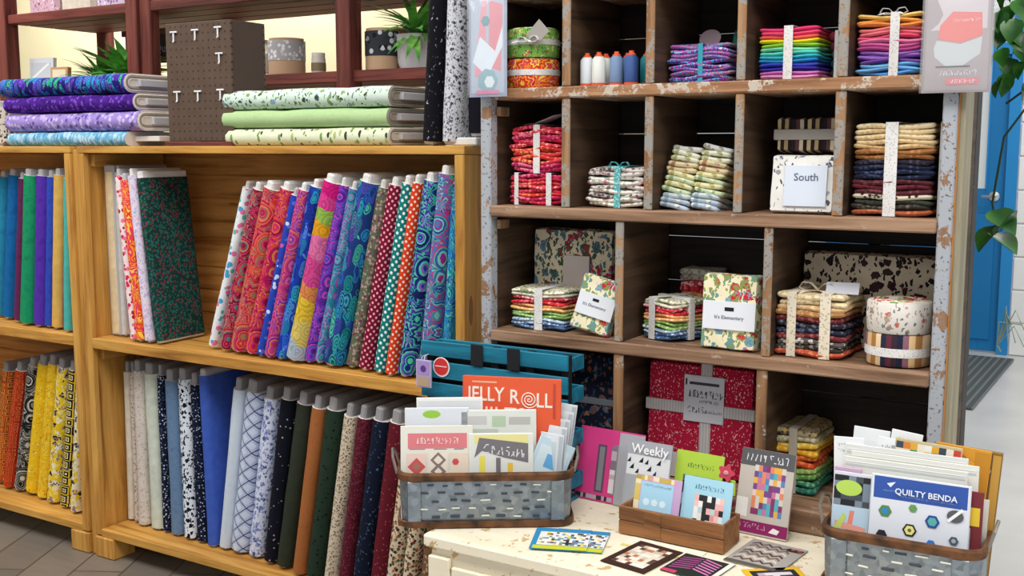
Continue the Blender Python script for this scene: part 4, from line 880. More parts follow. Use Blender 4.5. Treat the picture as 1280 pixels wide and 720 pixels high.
# row 4 -----------------------------------------------------------------
wrapped('navy floral bundle with a grey band in the lowest left pigeonhole', .145, .240, .08, (-1.068, 2.045, .5735), (R(-2), 0, 0), fab('floral', ['#141a2c', '#3a5a78', '#8a6a48', '#2c4460', '#7a4a34'], 34, .38), [], bands=[('h', .57, .014)], bandmat=flat('#6a7078', .7))
wrapped('large raspberry red paisley pack crossed by a grey ribbon, with a handwritten card', .235, .236, .07, (-.826, 2.075, .5735), (R(-2), 0, 0), fab('floral', ['#b01a3c', '#e8a8b0', '#e8d0c8', '#d87a88', '#f0c8c8'], 75, .27), [(.36, .49, .73, .90, flat('#c8c8d0'), [('#', .54, .84, .001, '#2a2a30')])], bands=[('v', .06, .024), ('h', .60, .024)], bandmat=fab('check', ['#c8c4c4', '#b4b0b2'], 160))
t = tag(part('paper_slip', None, flat('#a8a0a4'), -.06, .06, -.0006, .0006, 0, .05, b=.0003), 'grey oval-cornered paper slip leaning against the foot of the red paisley pack', 'paper'); t.location = (-.835, 2.045, .5735 + .002); t.rotation_euler = (R(-20), 0, 0)
gr4 = [sp('#2a6a5a', '#4a8a78'), sp('#3a7a5a', '#7ab08a'), sp('#5a8a4a', '#8ab870'), sp('#8ab05a', '#b8d088'), sp('#c8502c', '#e07a4a'), sp('#d8642c', '#f09a58'), sp('#e8a82c', '#f4cc60'), sp('#ecc040', '#f8e088'), sp('#d8d0b0', '#b0a888'), sp('#a89a80', '#5a5044', '#d8b040')]
b = bundle('small yellow, orange and green pack with a pale ribbon in the lowest right pigeonhole', -.667, -.578, 2.070, .5735, .125, gr4, rib=[(-.02, .016)], ribmat=flat('#b8b0a0', .7), D_=.13, wav=.003, jit=.003)

# ---------------------------------------------------------------- hanging packages on the cubby front
def pack(label, w, h, d, loc, mat, art, texts, rot=(0, 0, 0)):
    t = thing('hanging_package', label, 'package', loc, rot)
    part('backing_card', t, mat, -w / 2, w / 2, -.002, 0, 0, h, b=.0005)
    card('', '', '', w, h, .004, None, None, None, art, texts, parent=t)
    rings = []
    for f, q in ((0, .15), (.08, .8), (.3, 1), (.7, 1), (.92, .8), (1, .15)):
        rings.append([(-w / 2 - .003, -.0045, h * f), (-w / 4, -.004 - d * q, h * f), (0, -.004 - d * q * 1.1, h * f), (w / 4, -.004 - d * q, h * f), (w / 2 + .003, -.0045, h * f)])
    m = MB(); m.loft(rings, closed=False); obj('plastic_sleeve', m, plastic, t, smooth=True); return t
pk = pack('clear bag with pink and aqua knitted pieces, hanging on the left post', .094, .21, .016, (-1.272, 1.972, 1.357), flat('#8c98b8'), [
 (.06, .04, .94, .98, '#aab8cc'), ('poly', [(.15, .2), (.35, .95), (.48, .95), (.4, .2)], '#e08a9a'), ('poly', [(.52, .3), (.55, .95), (.9, .9), (.85, .25)], '#d87888'), ('poly', [(.1, .35), (.3, .6), (.7, .45), (.9, .7), (.9, .5), (.5, .2)], '#d8e4f0'),
 ('disc', .5, .16, .28, '#7aa8b8', 7), ('disc', .55, .15, .14, '#dce8f0', 6), ('disc', .45, .75, .12, '#4a8a98', 6), (.2, .03, .8, .065, '#e070a0')], [])
pk = pack('clear bag with a red pouch and a grey pouch, hanging on the right post', .108, .185, .016, (-.341, 1.972, 1.342), flat('#8f858a'), [
 (.04, .02, .96, .98, '#a0959a'), ('poly', [(.1, .56), (.22, .62), (.28, .70), (.12, .92), (.2, .98), (.8, .98), (.92, .9), (.92, .56)], '#c8c0c8'),
 ('poly', [(.22, .48), (.24, .60), (.42, .72), (.84, .70), (.86, .50), (.55, .44)], '#e0625c'), ('poly', [(.16, .40), (.2, .47), (.55, .43), (.86, .49), (.84, .34), (.6, .24), (.34, .24), (.18, .32)], '#c0c8cc'), (.2, .225, .7, .24, '#3a3438'), (.36, .07, .84, .13, '#d8707a'), ('scrib', .3, .95, .8, .035, '#2a2a30', 3), ('scrib', .42, .64, .8, .025, '#f4e0e0', 5), ('scrib', .26, .175, .8, .04, '#e8e4e8', 6), ('scrib', .42, .10, .8, .03, '#f4e8ee', 7)],
 [])

# ---------------------------------------------------------------- vine at the right
t = thing('trailing_vine', 'trailing heart-leaved vine hanging behind the right side of the pigeonhole shelf', 'plant', (-.27, 2.22, 1.75))
part('hook_pot', t, flat('#6a5a48'), -.05, .07, .0, .11, .02, .13, b=.02)
vp = [(.0, .0, .05), (.03, -.03, -.05), (.018, -.04, -.2), (.035, -.04, -.3), (.02, -.04, -.42), (-.02, -.03, -.48), (-.035, -.02, -.6), (-.02, -.04, -.66)]
m = MB(); m.tube(vp, .0022, 6); obj('stem', m, flat('#2a3a24'), t)
vinem = NT('dark vine leaf', .35, 0, .5); _o = vinem.obj(); vinem = vinem.out(vinem.ramp(vinem.noise(_o, 20, 3), ['#143c18', '#28641f', '#4f8f36'], [.3, .5, .75], False))
lf = None; rr = random.Random(8)
spots = [(rr.uniform(-.035, .035), rr.uniform(-.075, -.02), -.20 - .0072 * k) for k in range(26)] + [(.075, -.03, -.31), (.08, -.03, -.29), (-.02, -.05, -.64), (-.035, -.04, -.615), (.01, -.05, -.625), (-.03, -.05, -.655)]
for i, p in enumerate(spots):
    rot = (rr.uniform(-.5, .5) + .3, rr.uniform(.7, 1.4) if i < 28 else rr.uniform(.1, .6), rr.uniform(-2.6, -.4) if i < 28 else (-.6 if i % 2 else -2.2)); sc = rr.uniform(.8, 1.2) * (1 if i < 28 else 1.35)
    if lf is None: lf = obj('leaf', leaf_mesh(.042, .036, .25), vinem, t, p, rot, smooth=True)
    else: share(lf, t, p, rot, (sc,) * 3)
m = MB(); m.tube([(.11, -.02, .05), (.085, -.03, -.1), (.07, -.03, -.25), (.03, -.03, -.38), (-.02, -.03, -.42)], .0022, 6); obj('stem', m, flat('#20241c'), t)
# sprigs near the mat
t = thing('dried_sprig', 'small pale dried sprig beside the black rack, above the door mat', 'plant', (-.285, 2.215, .90)); m = MB(); rr = random.Random(2)
for k in range(7): m.tube([(0, 0, -.02), (rr.uniform(0, .03), -.01, .02 + k * .006), (rr.uniform(.01, .05), -.015, rr.uniform(-.02, .04))], .0011, 5)
m.tube([(0, .05, -.04), (0, 0, -.02)], .002, 5); obj('stem', m, flat('#8a9a84'), t)

# ---------------------------------------------------------------- galvanised baskets
def rrect(w, d, r, n=6):
    pts = []
    for cxx, cyy, a0 in ((w / 2 - r, d / 2 - r, 0), (-w / 2 + r, d / 2 - r, 90), (-w / 2 + r, -d / 2 + r, 180), (w / 2 - r, -d / 2 + r, 270)):
        for j in range(n): a = R(a0 + 90 * j / (n - 1)); pts.append((cxx + r * math.cos(a), cyy + r * math.sin(a)))
    return pts
def basket(label, w, d, h, loc, rz, handle=False):
    t = thing('metal_basket', label, 'basket', loc, (0, 0, rz)); P_ = lambda e, z, g=0: [(x, y, z) for x, y in rrect(w + 2 * e, d + 2 * e, .03 + e)]
    m = MB(); m.loft([P_(-.004, .003), P_(-.003, .012), P_(0, h - .01), P_(-.002, h - .01), P_(-.005, .012)], None, 0, 0); m.add(P_(-.004, .003), [tuple(range(24))[::-1]]); obj('wall', m, galv, t, smooth=True)
    m = MB(); m.loft([P_(.000, h - .016), P_(.004, h - .016), P_(.005, h - .004), P_(.003, h), P_(-.002, h), P_(-.002, h - .016)], None, None, 0); obj('rim_band', m, rust, t)
    m = MB(); m.loft([P_(-.003, .001), P_(.004, .001), P_(.004, .012), P_(.0, .013)], None, None, 0); obj('base_band', m, rust, t)
    for sx_ in (-1, 1):
        for sy in (-1, 1): part('corner_strap', t, galv, sx_ * w / 2 - .013, sx_ * w / 2 + .013, -.002, .002, .012, h - .016, loc=(-sx_ * .03, sy * (d / 2 + .001), 0))
    r = random.Random(label); sh = MB(); sv = MB(); hgt = h - .03
    for row_ in range(5):
        z = .022 + row_ * (hgt - .012) / 4.3; x = -w / 2 + .035 + (row_ % 2) * .012
        while x < w / 2 - .035:
            L = r.uniform(.010, .022)
            for sy in (-1, 1):
                y0 = sy * (d / 2 + .0002); mm = sh if r.random() < .5 else sv
                mm.M = Matrix.Translation((x, y0, z + r.uniform(-.002, .002))) @ Matrix.Rotation(r.uniform(-.06, .06), 4, 'Y')
                mm.box(-L / 2, L / 2, -.0022, .0022, -.0014, .0014, .0008)
            x += L + r.uniform(.010, .024)
    o = obj('punched_slot', sh, flat('#3a4048', .6), t); o['kind'] = 'stuff'; o = obj('embossed_dash', sv, flat('#d3d2c4', .5, .3), t); o['kind'] = 'stuff'
    for sx_ in (-1, 1):
        m = MB(); m.tube([(sx_ * (w / 2 + .004), -.035, h - .008), (sx_ * (w / 2 + .012), -.03, h + .022), (sx_ * (w / 2 + .014), 0, h + .032), (sx_ * (w / 2 + .012), .03, h + .022), (sx_ * (w / 2 + .004), .035, h - .008)], .0028, 8); obj('handle', m, flat('#9a948a', .4, .7), t, smooth=True)
    return t
LBX, LBY, LBR = -1.139, 1.752, R(34)
def lb(x, y): return (LBX + x * math.cos(LBR) - y * math.sin(LBR), LBY + x * math.sin(LBR) + y * math.cos(LBR))
basket('long galvanised metal basket full of sewing patterns, on the left corner of the white table', .335, .125, .108, (LBX, LBY, .5262), LBR)
RBX, RBY = -.354, 1.812
basket('galvanised metal basket full of quilt patterns at the lower right corner', .246, .135, .108, (RBX, RBY, .5262), R(2))

# ---- patterns in the left basket (z of basket floor .531)
ZB = .532; GP = 'sewing patterns in the left metal basket'
def lc(x, y, tilt=-6, rot=34, **k): p = lb(x, y); return dict(loc=(p[0], p[1], k.get('z', ZB)), rot=(R(tilt), R(k.get('ry', 0)), R(rot + k.get('rz', 0))))
pk_ = '#dd7f86'
q = lc(-.095, -.040, -8); card('sewing_pattern', 'pattern with a pink banner and quilt blocks, front left in the left basket', 'sewing pattern', .140, .185, .003, q['loc'], q['rot'], flat('#eae6dc'), [(.02, .02, .98, .985, '#e4e4da'), (.10, .76, .92, .92, pk_), (.12, .75, .34, .757, '#6a5a5a'), (.46, .75, .64, .757, '#6a5a5a'), (.74, .75, .88, .757, '#6a5a5a'),
  (.08, .42, .36, .71, '#ecd0c6'), ('disc', .22, .57, .125, '#cf5a58', 4), ('disc', .22, .57, .06, '#a8786a', 4), (.39, .42, .65, .72, '#efe2d4'), ('disc', .52, .64, .11, '#8a7a74', 4), ('disc', .52, .64, .065, '#efe2d4', 4), ('disc', .52, .52, .11, '#8a7a74', 4), ('disc', .52, .52, .055, '#efe2d4', 4), (.68, .42, .94, .71, '#ead8c4'), ('disc', .76, .62, .05, '#d4505c', 6), ('scrib', .22, .84, .80, .06, '#f6e0dc', 3)], [], group=GP)
q = lc(.030, -.042, -7); card('sewing_pattern', 'grey and yellow pattern with slanted grey title, front right in the left basket', 'sewing pattern', .125, .170, .003, q['loc'], q['rot'], flat('#eeeee6'), [(.02, .02, .98, .98, '#e2e4de'), (.08, .88, .92, .98, '#e8e098'), (.16, .52, .25, .74, '#ecdf62'), (.60, .50, .68, .66, '#eec148'), ('poly', [(.08, .72), (.16, .95), (.92, .88), (.92, .66), (.55, .72), (.2, .80)], '#78747a'), ('scrib', .22, .82, .84, .09, '#e8e6e8', 5, -.06), (.42, .54, .49, .72, '#78747a'), (.20, .43, .60, .49, '#6a6668'), (.70, .43, .90, .52, '#8a8a98')], [], group=GP)
q = lc(-.035, -.028, -6); card('sewing_pattern', 'pale lilac pattern showing between the pink and the grey ones', 'sewing pattern', .10, .165, .003, q['loc'], q['rot'], flat('#d0d4ee'), [(.6, .1, .95, .42, '#cde070'), (.42, .1, .50, .95, '#6a6a72')], group=GP)
q = lc(-.095, -.014, -5, z=ZB); card('sewing_pattern', 'white pattern with a green oval badge, left rear of the left basket', 'sewing pattern', .125, .215, .003, q['loc'], q['rot'], flat('#e4e8ee'), [(.02, .02, .98, .98, '#dfe4ec'), ('disc', .42, .94, .14, '#9acb4a', 20, .45)], group=GP)
q = lc(-.070, .002, -4); card('sewing_pattern', 'plain white pattern sleeve behind the green badge one', 'sewing pattern', .130, .232, .003, q['loc'], q['rot'], paper, [(.03, .03, .97, .97, '#dcdfe4')], group=GP)
q = lc(.025, -.014, -5); card('sewing_pattern', 'white leaflet with small green and grey diagrams, above the grey title pattern', 'sewing pattern', .150, .210, .003, q['loc'], q['rot'], flat('#e8ebe6'), [(.02, .02, .98, .98, '#e0e4de'), (.1, .86, .35, .94, '#c8c8c8'), (.42, .84, .60, .94, '#b8ccb0'), (.64, .86, .92, .93, '#bcbcb8'), (.1, .72, .5, .82, '#c4ccc0')], [], group=GP)
q = lc(.085, -.036, -8, rz=6, ry=24); card('sewing_pattern', 'tilted pale blue pattern corner at the right end of the left basket', 'sewing pattern', .075, .150, .003, (q['loc'][0], q['loc'][1], ZB + .012), q['rot'], flat('#c4dcea'), [(.1, .1, .9, .9, '#d6e6ee'), (.35, .62, .65, .80, '#68aede')], group=GP)
sl_ = ['shortest and frontmost', 'second', 'third', 'fourth', 'tallest and rearmost']
for k in range(5):
    q = lc(.118 + k * .003, -.018 + k * .009, -4, rz=-30 + 4 * k, ry=3 + k); card('plastic_sleeve', sl_[k] + ' of the clear sleeves at the right end of the left basket', 'plastic sleeve', .05, .165 + .013 * k, .0014, q['loc'], q['rot'], flat('#dfe5ea', .3), [(.8, .02, .97, .98, '#b8c0c8'), (.1, .5, .7, .9, '#c8d4dc')], group='plastic sleeves at the right end of the left basket', body='sleeve')
b_ = lb(.0, .022); t = thing('quilting_book', 'orange quilting book with large white title, behind the patterns in the left basket', 'book', (-1.108, 1.797, ZB), (R(-2), R(0), R(19)))
part('page_block', t, paper, -.096, .098, -.003, .003, .001, .266, b=.0005); orn = flat('#e8603c', .45)
part('front_cover', t, orn, -.098, .099, -.0045, -.0032, 0, .268, b=.0004); part('back_cover', t, orn, -.098, .099, .0032, .0045, 0, .268, b=.0004); part('spine', t, orn, -.0995, -.0982, -.0045, .0045, 0, .268, b=.0004)
wt = flat('#f4eee4', .6)
text('JELLY', .040, wt, t, (-.052, -.0048, .232), sx=.80, bold=.0004, name='title'); text('R', .040, wt, t, (.006, -.0048, .229), sx=.85, bold=.0004, name='title'); text('LL', .040, wt, t, (.066, -.0048, .224), sx=.85, bold=.0004, name='title'); text('QUILTS', .042, wt, t, (-.04, -.0048, .192), name='title')
m = MB(); pts = []
for j in range(46): a = j * .42; q_ = .018 * (j / 45); pts.append((q_ * math.cos(a), -.0052, q_ * math.sin(a)))
m.tube(pts, .0011, 4); obj('spiral_letter', m, wt, t, (.036, 0, .226))
part('cover_stripe', t, flat('#c04a3c'), .084, .089, -.0052, -.0046, .19, .26, b=.0002)
part('subtitle_line', t, flat('#f0b090'), -.080, -.030, -.0050, -.0046, .2555, .2590, b=.0001)
q = lb(.105, .028); card('sewing_pattern', 'black and white scribbled pattern standing at the right rear of the left basket', 'sewing pattern', .055, .262, .003, (q[0], q[1], ZB), (R(-3), R(3), R(20)), flat('#1a1a1e'), [('grid', .05, .05, .85, .98, 8, 36, ['#1a1a1e', '#8a8a92', '#1a1a1e', '#e8e8ec', '#3a3a40'], 5), (.88, .02, .99, .98, '#f0f0f2')], group=None)

# ---- teal slatted crate
teal = wood('teal painted slats', '#0f4a60', '#17708c', '#1f82a0', 'X', False)
CRX = -1.185; t = thing('slatted_crate', 'teal slatted wooden crate with a round red sticker, behind the left basket', 'crate', (CRX, 1.885, .5252))
for z0, z1 in ((.012, .05), (.06, .098), (.108, .146), (.156, .180), (.190, .222), (.232, .268), (.280, .312)):
    part('slat', t, teal, -.207, .155, 0, .007, z0, z1, b=.0012)
for x in (-.197, -.03, .055, .138): part('corner_post', t, flat('#15181c', .8), x, x + .018, .0075, .020, .0, .312)
for z0 in (.03, .12, .21, .275): part('slat', t, teal, -.207, .155, .067, .073, z0, z0 + .03, b=.0012)
for x in (-.205, .149):
    for z0 in (.03, .12, .21, .275): part('end_slat', t, teal, x, x + .006, .0205, .0665, z0, z0 + .03, b=.0012)
part('bottom_board', t, teal, -.198, .148, .0205, .0665, .0, .008)
part('dark_liner', t, flat('#0d1116', .9), -.197, .147, .024, .030, .009, .300)
for x in (-.075, .015): part('hanging_strap', t, flat('#1c1e24', .8), x, x + .03, -.004, -.0005, .27, .316, b=.001)
m = MB(); m.M = Matrix.Translation((-.152, -.0006, .258)) @ Matrix.Rotation(R(90), 4, 'X'); m.lathe([(.0215, 0), (.0215, .0012)], 28); st_ = obj('round_sticker', m, flat('#f0ecea'), t)
m = MB(); m.M = Matrix.Translation((-.152, -.0019, .259)) @ Matrix.Rotation(R(90), 4, 'X'); m.lathe([(.0185, 0), (.0185, .0006)], 28); obj('red_disc', m, flat('#d23434'), st_)
mb = MB(); mb.box(-.167, -.137, -.0034, -.0026, .2585, .2605); obj('white_rule', mb, flat('#f0d8d4'), st_)
card('small_package', 'small translucent bag with a lilac card at the left end of the teal crate', 'package', .040, .060, .004, (-1.372, 1.868, .738), (0, 0, 0), flat('#b8a8d0'), [(.1, .45, .9, .95, '#a890cc'), ('disc', .5, .68, .2, '#5a3a88', 8), (.1, .05, .9, .4, '#b8a088')], body='bag')
# it hangs from the crate end on a small loop
m = MB(); m.tube([(-1.372, 1.87, .797), (-1.373, 1.874, .806), (-1.372, 1.8845, .808)], .0012, 6); tag(obj('hanging_loop', m, flat('#c8c8c8')), 'thin loop holding the small lilac bag to the teal crate', 'string')

# ---- patterns in the right basket
GQ = 'quilt patterns in the right metal basket'
def rc(x, y, tilt=-6, rot=2, z=ZB, ry=0): return ((RBX + x, RBY + y, z), (R(tilt), R(ry), R(rot)))
l, r_ = rc(.024, -.045, -7); hexs = [('disc', .16, 0.694, 0.0697, '#5a8a4a', 6), ('disc', .16, 0.694, 0.041, '#3a8ac0', 6), ('disc', .44, 0.751, 0.0451, '#6a9a5a', 6), ('disc', .42, 0.564, 0.0738, '#2a2a2c', 6), ('disc', .42, 0.564, 0.0533, '#ece48a', 6), ('disc', .42, 0.564, 0.0205, '#6a6a3a', 6), ('disc', .64, 0.665, 0.0738, '#2a4a9a', 6), ('disc', .64, 0.665, 0.0492, '#58b0a8', 6), ('disc', .86, 0.737, 0.082, '#5a5c60', 20, .8), ('disc', .86, 0.535, 0.0492, '#4a5a68', 6), ('disc', .86, 0.535, 0.0246, '#a8b0b8', 6), ('disc', .14, 0.492, 0.0574, '#2a2a34', 6), ('disc', .64, 0.478, 0.0492, '#3a7ac8', 6), ('poly', [(.78, .70), (.80, .68), (.94, .79), (.92, .81)], '#f0f2f4')]
card('quilt_pattern', 'hexagon flower pattern with a blue title band, front of the right basket', 'sewing pattern', .152, .192, .003, l, r_, flat('#e2e6ee'), [(.01, .01, .99, .99, '#dfe3ec'), (.03, .80, .97, .985, '#3557a8'), ('scrib', .30, .835, .86, .012, '#a8bce4', 4), ('poly', [(.16, .93), (.20, .90), (.25, .95), (.20, .94)], '#e8eef8'), ('scrib', .12, .87, .30, .012, '#a8bce4', 6)] + hexs[:], [('QUILTY BENDA', .56, .875, .0135, '#e8eef8')], group=GQ)
l, r_ = rc(-.084, -.040, -7); card('quilt_pattern', 'pattern with a lime green oval above a pastel pinwheel, front left of the right basket', 'sewing pattern', .062, .185, .003, l, r_, flat('#d6dae4'), [(.03, .70, .97, .97, '#26282c'), ('grid', .03, .70, .97, .97, 5, 5, ['#26282c', '#7a8a9a', '#26282c', '#4a5058', '#26282c'], 3), ('disc', .42, .86, .34, '#b8d860', 22, .62), (.03, .33, .97, .69, '#bcd4e6'), ('poly', [(.36, .36), (.5, .36), (.60, .66), (.48, .66)], '#e88a7a'), ('poly', [(.1, .50), (.9, .47), (.9, .52), (.1, .56)], '#e8a090'), ('poly', [(.1, .38), (.4, .60), (.32, .64), (.05, .47)], '#c8d870')], group=GQ)
for k, (x, w_, h_, c_, lab) in enumerate([(-.094, .045, .190, '#c8a8c4', 'mauve edged pattern at the left end of the right basket'), (-.008, .195, .207, '#dfe0da', 'wide clear zip bag directly behind the hexagon pattern'), (.004, .20, .215, '#e6e6e0', 'second wide clear zip bag in the right basket'), (-.012, .195, .222, '#e2e4e2', 'third clear zip bag in the right basket')]):
    l, r_ = rc(x, -.028 + k * .012, -5); card('pattern_sleeve', lab, 'sewing pattern', w_, h_, .003, l, r_, flat(c_, .35), [(.02, .93, .98, .945, '#c4c8c8'), (.02, .96, .98, .97, '#f4f4f2')] if k else [(.3, .1, .7, .8, '#e6dce8')], group=GQ, body='sleeve')
l, r_ = rc(.096, -.030, -6); card('quilt_pattern', 'maroon pattern with a small yellow badge at the right of the hexagon one', 'sewing pattern', .042, .182, .003, l, r_, flat('#7a3038'), [(.1, .70, .9, .86, '#e8c43a'), (.0, .3, .6, .68, '#cfe0dc'), ('poly', [(.0, .38), (.5, .46), (.0, .54)], '#e0764a'), ('poly', [(.05, .56), (.55, .62), (.55, .56)], '#5a6a70')], group=GQ)
for k, (x, y, h_, ry, lab) in enumerate([(-.093, .012, .232, -3, 'leftmost white handwritten card sticking out of the right basket'), (-.050, .018, .238, 4, 'white handwritten card with a gold lower edge, in the middle of the right basket'), (-.040, .030, .250, 6, 'tallest white handwritten card in the right basket'), (-.085, .034, .246, 3, 'blank white card at the back left of the right basket')]):
    l, r_ = rc(x, y, -4, ry=ry); card('handwritten_card', lab, 'card', .050 if k != 3 else .06, h_, .002, l, r_, flat('#eceff2'), ([(.02, .82, .98, .826, '#c89a4a')] if k == 1 else []) + ([] if k == 3 else [('scrib', .15, .94, .6, .022, '#6a7078', k), ('scrib', .15, .90, .8, .016, '#6a7078', k + 9)]), [])
l, r_ = rc(.010, .020, -4, ry=3); card('quilt_pattern', 'colourful patchwork photo pattern behind the white cards of the right basket', 'sewing pattern', .105, .238, .003, l, r_, flat('#c8b890'), [('grid', .02, .60, .98, .98, 9, 8, ['#e0a83a', '#2a9a8a', '#c84a3a', '#e8e0d0', '#3a4a5a', '#d8823a', '#e8e8e0'], 11)], group=GQ)
l, r_ = rc(.058, .035, -4, ry=4); card('quilt_pattern', 'golden brown pattern with orange pumpkins in the right basket', 'sewing pattern', .085, .236, .003, l, r_, flat('#d89a34'), [('disc', .35, .9, .24, '#b8702a', 18, .7), ('disc', .6, .86, .2, '#e8a83a', 18, .7), (.72, .2, .98, .98, '#c88a2c')], group=GQ)
l, r_ = rc(.086, .048, -3, ry=3); card('quilt_pattern', 'brown and gold book with white script at the right end of the right basket', 'book', .068, .232, .010, l, r_, flat('#8a6834'), [(.02, .02, .80, .98, '#7a5a34'), (.80, .02, .98, .98, '#c89a48'), ('poly', [(.1, .3), (.7, .4), (.6, .7), (.2, .6)], '#6a4c2c'), ('scrib', .15, .86, .75, .025, '#e8dcc0', 2), ('scrib', .15, .81, .7, .015, '#e8dcc0', 7)], [], body='cover')
l, r_ = rc(.103, -.010, -5, rot=30, ry=4); card('plastic_sleeve', 'crumpled clear sleeve at the right end of the right basket', 'plastic sleeve', .035, .165, .002, l, r_, flat('#d8d4cc', .3), [(.1, .1, .4, .9, '#b8b0a4')], body='sleeve')

# ---- wooden box with cards, books behind
t = thing('wooden_box', 'small brown wooden box holding two pale blue cards, centre of the white table', 'box', (-.768, 1.802, .5252), (0, 0, R(-1)))
bw = wood('brown stained box', '#5a3822', '#94633c', '#a87848', 'X', False)
for z0, z1 in ((.002, .027), (.0285, .055)): part('front_slat', t, bw, -.105, .105, 0, .006, z0, z1, b=.001)
for z0, z1 in ((.002, .027), (.0285, .055)): part('back_slat', t, bw, -.105, .105, .074, .080, z0, z1, b=.001)
for x in (-.105, .099): part('end_board', t, bw, x, x + .006, .0065, .0735, .002, .055)
part('bottom_board', t, bw, -.099, .099, .0065, .0735, .002, .007)
m = MB(); m.box(-.052, -.018, -.0012, -.0002, .003, .054); obj('carved_band', m, bw, t)
def scene_card(name, label, w, h, x, y, z, tilt, rz, base, art, texts=(), group=None, ry=0, th=.003, cat='booklet'): return card(name, label, cat, w, h, th, (x, y, z), (R(tilt), R(ry), R(rz)), flat(base), art, texts, group=group)
GC = 'cards and booklets around the small wooden box'
scene_card('pattern_card', 'blue card with drawn lollipop flowers, left in the small wooden box', .096, .100, -.816, 1.836, .533, -14, -3, '#d8b8dc', [(.0, .0, 1, 1, '#c8a8d4'), ('grid', .0, .02, .12, .98, 1, 12, ['#d8c068', '#e8e0c0', '#b8a048'], 4), ('grid', .12, .90, .9, .99, 12, 1, ['#c8b058', '#e8e0c0', '#e0a0b0'], 4), (.14, .05, .84, .88, '#a8d4ec'), ('disc', .28, .5, .07, '#d6ecf6'), ('disc', .46, .5, .07, '#d6ecf6'), ('disc', .64, .5, .07, '#d6ecf6'), ('disc', .28, .25, .08, '#e07a7a', 5), ('disc', .54, .25, .09, '#e06a5a', 5), (.14, .05, .84, .14, '#58b0b8'), ('scrib', .2, .82, .78, .04, '#5a7a9a', 2)], [], GC)
scene_card('pattern_card', 'pale blue card with pink and white patchwork, right in the small wooden box', .098, .112, -.718, 1.836, .533, -14, -4, '#a8d8ec', [(.0, .0, 1, 1, '#a6d6ea'), ('scrib', .24, .84, .80, .07, '#2a5a7a', 3), ('grid', .26, .02, .86, .72, 7, 7, ['#f0b8b8', '#f4f0f0', '#e89a9a', '#2a2a2e', '#bcd8d8', '#f4c8c0', '#e8e8e8'], 8)], [], GC)
scene_card('magazine', 'hot pink magazine with grey quilt panels, left behind the wooden box', .150, .150, -.975, 1.952, .5256, -12, -3, '#e0408c', [(0, 0, 1, 1, '#e2448e'), (.30, .12, .44, .78, '#6a4a68'), (.33, .15, .41, .75, '#8a8a90'), (.56, .12, .98, .80, '#8c8c94'), (.62, .0, 1, .98, '#b4b4bc'), ('grid', .52, .14, .60, .78, 1, 10, ['#e8e0e4', '#c8b8c0', '#8a7a8a'], 2), ('grid', .02, .02, .60, .08, 14, 1, ['#3a2a38', '#b8a8b4'], 1)], [], GC)
scene_card('magazine', 'grey magazine with white title and black triangles, behind the flower card', .098, .145, -.878, 1.925, .5256, -12, -3, '#a4a8ae', [(0, 0, 1, 1, '#a8acb4'), (.02, .52, .98, .80, '#dfe2e6')] + [('poly', [(.08 + .2 * i, .6 + .1 * (j % 2)), (.18 + .2 * i, .6 + .1 * (j % 2)), (.18 + .2 * i, .68 + .1 * (j % 2))], '#1c1c20') for i in range(4) for j in (i, )] + [('poly', [(.02 + .2 * i, .55 + .14 * ((i + 1) % 2)), (.10 + .2 * i, .55 + .14 * ((i + 1) % 2)), (.10 + .2 * i, .62 + .14 * ((i + 1) % 2))], '#1c1c20') for i in range(4)], [('Weekly', .52, .88, .026, '#f6f6f8')], GC)
scene_card('booklet', 'lime green booklet with a red and black quilt, behind the patchwork card', .100, .136, -.775, 1.935, .5256, -12, -4, '#b8d84c', [(0, 0, 1, 1, '#b6d64a'), ('scrib', .25, .80, .8, .06, '#4a6a3a', 3), ('grid', .18, .05, .98, .66, 7, 7, ['#c03048', '#1e1e20', '#7a9a8a', '#e07a5a', '#e8d0c0', '#4a6a5a'], 9)], [], GC)
t = thing('flower_pick', 'felt flower pick with pink blossom above a wine red one, between the booklets', 'ornament', (-.702, 1.915, .5252)); m = MB(); m.tube([(0, 0, 0), (0, 0, .125)], .0015, 6); obj('stick', m, flat('#b8d070'), t)
for z, r_2, cc in ((.118, .014, '#e0506a'), (.060, .016, '#6a1a34')):
    m = MB(); m.M = Matrix.Translation((0, -.002, z)) @ Matrix.Rotation(R(90), 4, 'X')
    m.add([(r_2 * (1 + .22 * math.cos(5 * a)) * math.cos(a), r_2 * (1 + .22 * math.cos(5 * a)) * math.sin(a), zz) for zz in (0, .003) for a in [2 * PI * j / 30 for j in range(30)]], [tuple(range(30))[::-1], tuple(range(30, 60))] + [(j, (j + 1) % 30, 30 + (j + 1) % 30, 30 + j) for j in range(30)]); f_ = obj('felt_blossom', m, flat(cc, .9), t)
    m = MB(); m.M = Matrix.Translation((0, -.0052, z)) @ Matrix.Rotation(R(90), 4, 'X'); m.lathe([(.005, 0), (.003, .0015)], 12); obj('centre', m, flat('#f0a0a8', .9), f_)
part('paper_tab', t, flat('#b8d84c'), .008, .018, -.003, -.001, .075, .105)
plum = '#8a1f5c'
scene_card('quilting_book', 'book with a colourful strip quilt above a plum title band, right of the wooden box', .105, .160, -.640, 1.930, .5256, -14, -3, '#c8c0b8', [(0, 0, 1, 1, '#c4bcb4'), (0, .8, 1, 1, '#5a5a5e'), ('grid', .28, .24, .86, .82, 8, 8, ['#c87aa0', '#58b0c0', '#8a3a6a', '#e8b04a', '#e8c8c0', '#5a88b8', '#e08a6a', '#7a4a88', '#d8d0c8'], 21), (0, .20, .22, .42, '#e8e4e0'), (0, .02, 1, .16, plum), ('scrib', .1, .10, .6, .05, '#d8b0cc', 2), ('scrib', .1, .90, .85, .08, '#e8e8ec', 8), ('poly', [(.66, .06), (.74, .12), (.86, .10), (.82, .05)], '#f0e8ec')], [], GC, th=.006, cat='book')

